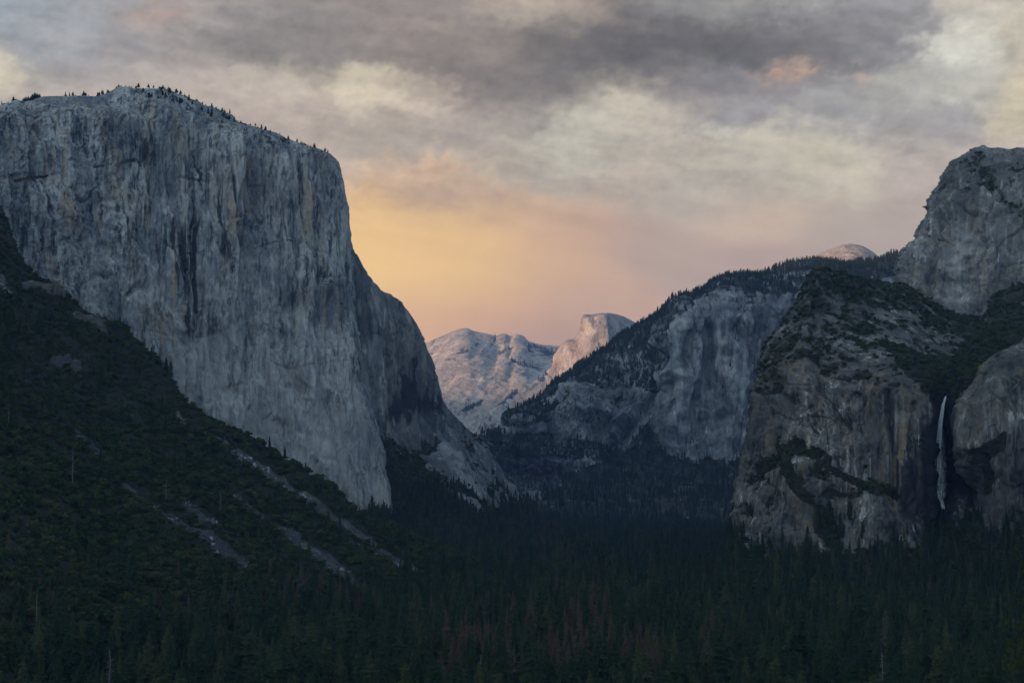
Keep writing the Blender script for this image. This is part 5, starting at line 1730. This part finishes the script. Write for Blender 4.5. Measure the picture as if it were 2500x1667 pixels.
for i, j in spots:
    p = CLIFF_P[i, j]
    pxx = rx[i]
    if pxx < 340: lab, grp = "small pine silhouetted on the level summit of the tall cliff", "pines on the level summit of the tall cliff"
    elif pxx < 560: lab, grp = "small pine on the rounded brow of the tall cliff", "pines on the brow of the tall cliff"
    else: lab, grp = "small pine on the rim descending to the prow of the tall cliff", "pines on the descending rim of the tall cliff"
    sc_ = float(0.32 + 0.72 * gs.random() ** 1.6) * (1.25 if pxx < 120 else 1.0)
    tree("rim_pine", PINE[int(gs.integers(3))], p - np.array([0, 0, 0.6]), gs.uniform(0, 6.28), (sc_ * 1.5, sc_ * 1.5, sc_), lab, "tree", grp)

# bare snags: (column, distance, mesh, scale, label)
SNAGS = [(92, 1390, 0, 1.0, "tall pale bare snag rising from the dark oaks in the lower corner of the slope"),
         (172, 1900, 1, 1.0, "grey dead snag with short branches in the middle of the oak slope"),
         (12, 1960, 2, 0.9, "thin pale snag at the very edge of the oak slope"),
         (272, 1240, 3, 1.15, "broad bare grey snag with many drooping branches near the bottom edge"),
         (722, 1500, 2, 0.9, "slender white snag poking out of the brown dead trees below the chutes"),
         (618, 1560, 0, 0.9, "slim grey snag among the dead conifers below the chutes"),
         (248, 2420, 2, 0.6, "small white snag high on the oak slope under the crag"),
         (402, 2060, 0, 0.9, "brownish snag between two scree chutes"),
         (535, 2150, 2, 0.9, "dark bare snag beside the central scree chute"),
         (1896, 1830, 2, 0.8, "short white broken snag in the middle of the green forest"),
         (2150, 1180, 3, 1.25, "large bare branching snag at the bottom edge among green conifers"),
         (1340, 3000, 1, 1.0, "thin pale snag far out in the valley forest"),
         (2440, 1900, 0, 1.1, "tall thin grey snag in the forest below the tan wall"),
         (1175, 1190, 1, 1.1, "pale bare trunk among the rusty trees at the bottom edge")]
for x, Y, k, sc_, lab in SNAGS:
    p = ground_at(x, Y, TAL_P if x < 1300 else None)
    o = thing("bare_snag", p, gs.uniform(0, 6.28), sc_ * 1.25, lab, "dead tree", "bare snags")
    link("branches", SNAG[k][0], o)
    link("trunk", SNAG[k][1], o)

# yellow green pine close to the viewpoint, mostly outside the frame
def near_pine():
    g = np.random.default_rng(88)
    Y = 150.0
    p = at(2562, 1400, Y)
    base = np.array([p[0], p[1], -42.5])
    h = 43.0
    o = thing("near_pine", base, 0, 1.0, "yellow green pine boughs of a near tree reaching in at the edge", "tree")
    link("trunk", me_("near_trunk", trunk_geo(h, 0.45, 0.05, 10, 6, seed=3), [M_BARK]), o)
    V, Fc, BV, BF = [], [], [], []
    for k in range(130):
        z = h * g.uniform(0.45, 1.0)
        a = g.uniform(0, 6.28)
        L = (h - z) * 0.26 + 1.2
        L *= g.uniform(0.7, 1.1)
        d = np.array([math.cos(a), math.sin(a), g.uniform(-0.1, 0.3)])
        p0 = np.array([0, 0, z]); p1 = p0 + d * L
        n0 = len(BV); s_ = np.array([-d[1], d[0], 0]) * 0.05
        BV.extend([p0 + s_, p0 - s_, p0 + [0, 0, 0.08], p1]); BF.extend([(n0, n0 + 1, n0 + 3), (n0 + 1, n0 + 2, n0 + 3), (n0 + 2, n0, n0 + 3)])
        for q in range(9):
            c = p0 + d * L * g.uniform(0.35, 1.0) + g.normal(0, 0.25, 3)
            for r in range(16):
                v = g.normal(size=3) + d * 0.5; v /= np.linalg.norm(v)
                s2 = np.cross(v, [0.1, 0.3, 0.9]); s2 /= np.linalg.norm(s2)
                ln = g.uniform(0.25, 0.42)
                n1 = len(V)
                V.extend([c - s2 * 0.025, c + s2 * 0.025, c + v * ln]); Fc.append((n1, n1 + 1, n1 + 2))
    link("branches", me_("near_branches", (np.array(BV), np.array(BF)), [M_BARK]), o)
    link("needles", me_("near_needles", (np.array(V), np.array(Fc)), [M_BRIGHT]), o)


near_pine()

# ------------------------------------------------------------------ waterfall
def m_water():
    T = NT("falling_water")
    n = T.noise((0.5, 0.5, 0.03), detail=4)
    tr = T.n("ShaderNodeBsdfTransparent")
    b = T.n("ShaderNodeBsdfPrincipled")
    b.inputs['Base Color'].default_value = (0.72, 0.76, 0.80, 1)
    b.inputs['Roughness'].default_value = 0.6
    mx = T.n("ShaderNodeMixShader")
    T.l(T.math('MULTIPLY', T.math('MULTIPLY_ADD', T.ss(n, 0.25, 0.6), 0.6, 0.4), T.attr('thick'), clamp=True), mx.inputs[0])
    T.l(tr.outputs[0], mx.inputs[1]); T.l(b.outputs[0], mx.inputs[2])
    T.l(mx.outputs[0], T.out.inputs[0])
    return T.m


M_WATER = m_water()


def streams(path, n, w0, w1, r0, r1, seed, thick=(0.9, 0.35)):
    """a bundle of falling threads along a path of world points"""
    g = np.random.default_rng(seed)
    path = np.array(path)
    tt = np.linspace(0, 1, len(path))
    V, Fc, A = [], [], []
    K = 26
    for k in range(n):
        t0 = 0 if k < n * 0.6 else g.uniform(0, 0.4)
        t1 = g.uniform(0.75, 1.0) if k > n * 0.3 else 1.0
        off = g.normal(0, 1, 2)
        for i in range(K):
            t = t0 + (t1 - t0) * i / (K - 1)
            c = np.array([np.interp(t, tt, path[:, j]) for j in range(3)])
            w = w0 + (w1 - w0) * t ** 0.8
            c[0] += off[0] * w * 0.5 + math.sin(t * 7 + k * 2.1) * w * 0.16 + math.sin(t * 19 + k * 5.3) * w * 0.07
            c[1] += off[1] * w * 0.4
            r = (r0 + (r1 - r0) * t) * (0.6 + 0.4 * math.sin(i * 1.7 + k) ** 2)
            for j in range(5):
                a = 6.283 * j / 5
                V.append((c[0] + r * math.cos(a), c[1] + r * math.sin(a), c[2]))
                A.append(thick[0] * (1 - t) + thick[1] * t)
        b0 = k * K * 5
        for i in range(K - 1):
            for j in range(5):
                a, b = b0 + i * 5 + j, b0 + i * 5 + (j + 1) % 5
                Fc.append((a, b, b + 5, a + 5))
    return np.array(V), np.array(Fc), np.array(A)


def waterfall():
    lip = at(2309, 966, 2560)
    o = thing("waterfall", lip, 0, 1.0, "long thin white waterfall dropping down the dark wet alcove", "waterfall")
    o['kind'] = 'structure'
    P1 = [at(2309, 967, 2558), at(2304, 985, 2536), at(2298, 1030, 2522), at(2293, 1090, 2514), at(2291, 1150, 2508), at(2292, 1200, 2502)]
    v, f, a = streams([p - lip for p in P1], 15, 1.7, 4.4, 0.8, 1.5, 1, (0.85, 0.26))
    link("stream", mesh_from("fall_stream", v, f, [M_WATER], True, {'thick': a}), o)
    P2 = [at(2296, 1040, 2520), at(2297, 1130, 2508), at(2298, 1215, 2496)]
    v, f, a = streams([p - lip for p in P2], 14, 3, 9, 2.0, 4.2, 2, (0.04, 0.05))
    link("spray", mesh_from("fall_spray", v, f, [M_WATER], True, {'thick': a}), o)
    P3 = [at(2291, 1190, 2502), at(2292, 1212, 2494), at(2299, 1226, 2484), at(2302, 1242, 2474)]
    v, f, a = streams([p - lip for p in P3], 7, 3, 2, 0.7, 0.8, 3, (0.3, 0.5))
    link("foot", mesh_from("fall_foot", v, f, [M_WATER], True, {'thick': a}), o)
    for k, (pts, lab) in enumerate((([(2229, 1280, 2425), (2231, 1290, 2415), (2234, 1298, 2405)], "upper small white cascade below the waterfall among dark boulders"),
                                    ([(2200, 1305, 2400), (2199, 1312, 2390), (2201, 1320, 2380)], "lower small white cascade just above the forest"))):
        w = [at(*p) for p in pts]
        v, f, a = streams([p - w[0] for p in w], 4, 0.8, 2.2, 0.4, 0.5, 10 + k, (0.6, 0.5))
        c = link("cascade", mesh_from("cascade", v, f, [M_WATER], True, {'thick': a}))
        c.location = w[0]
        tag(c, lab, "cascade", kind='structure')


waterfall()
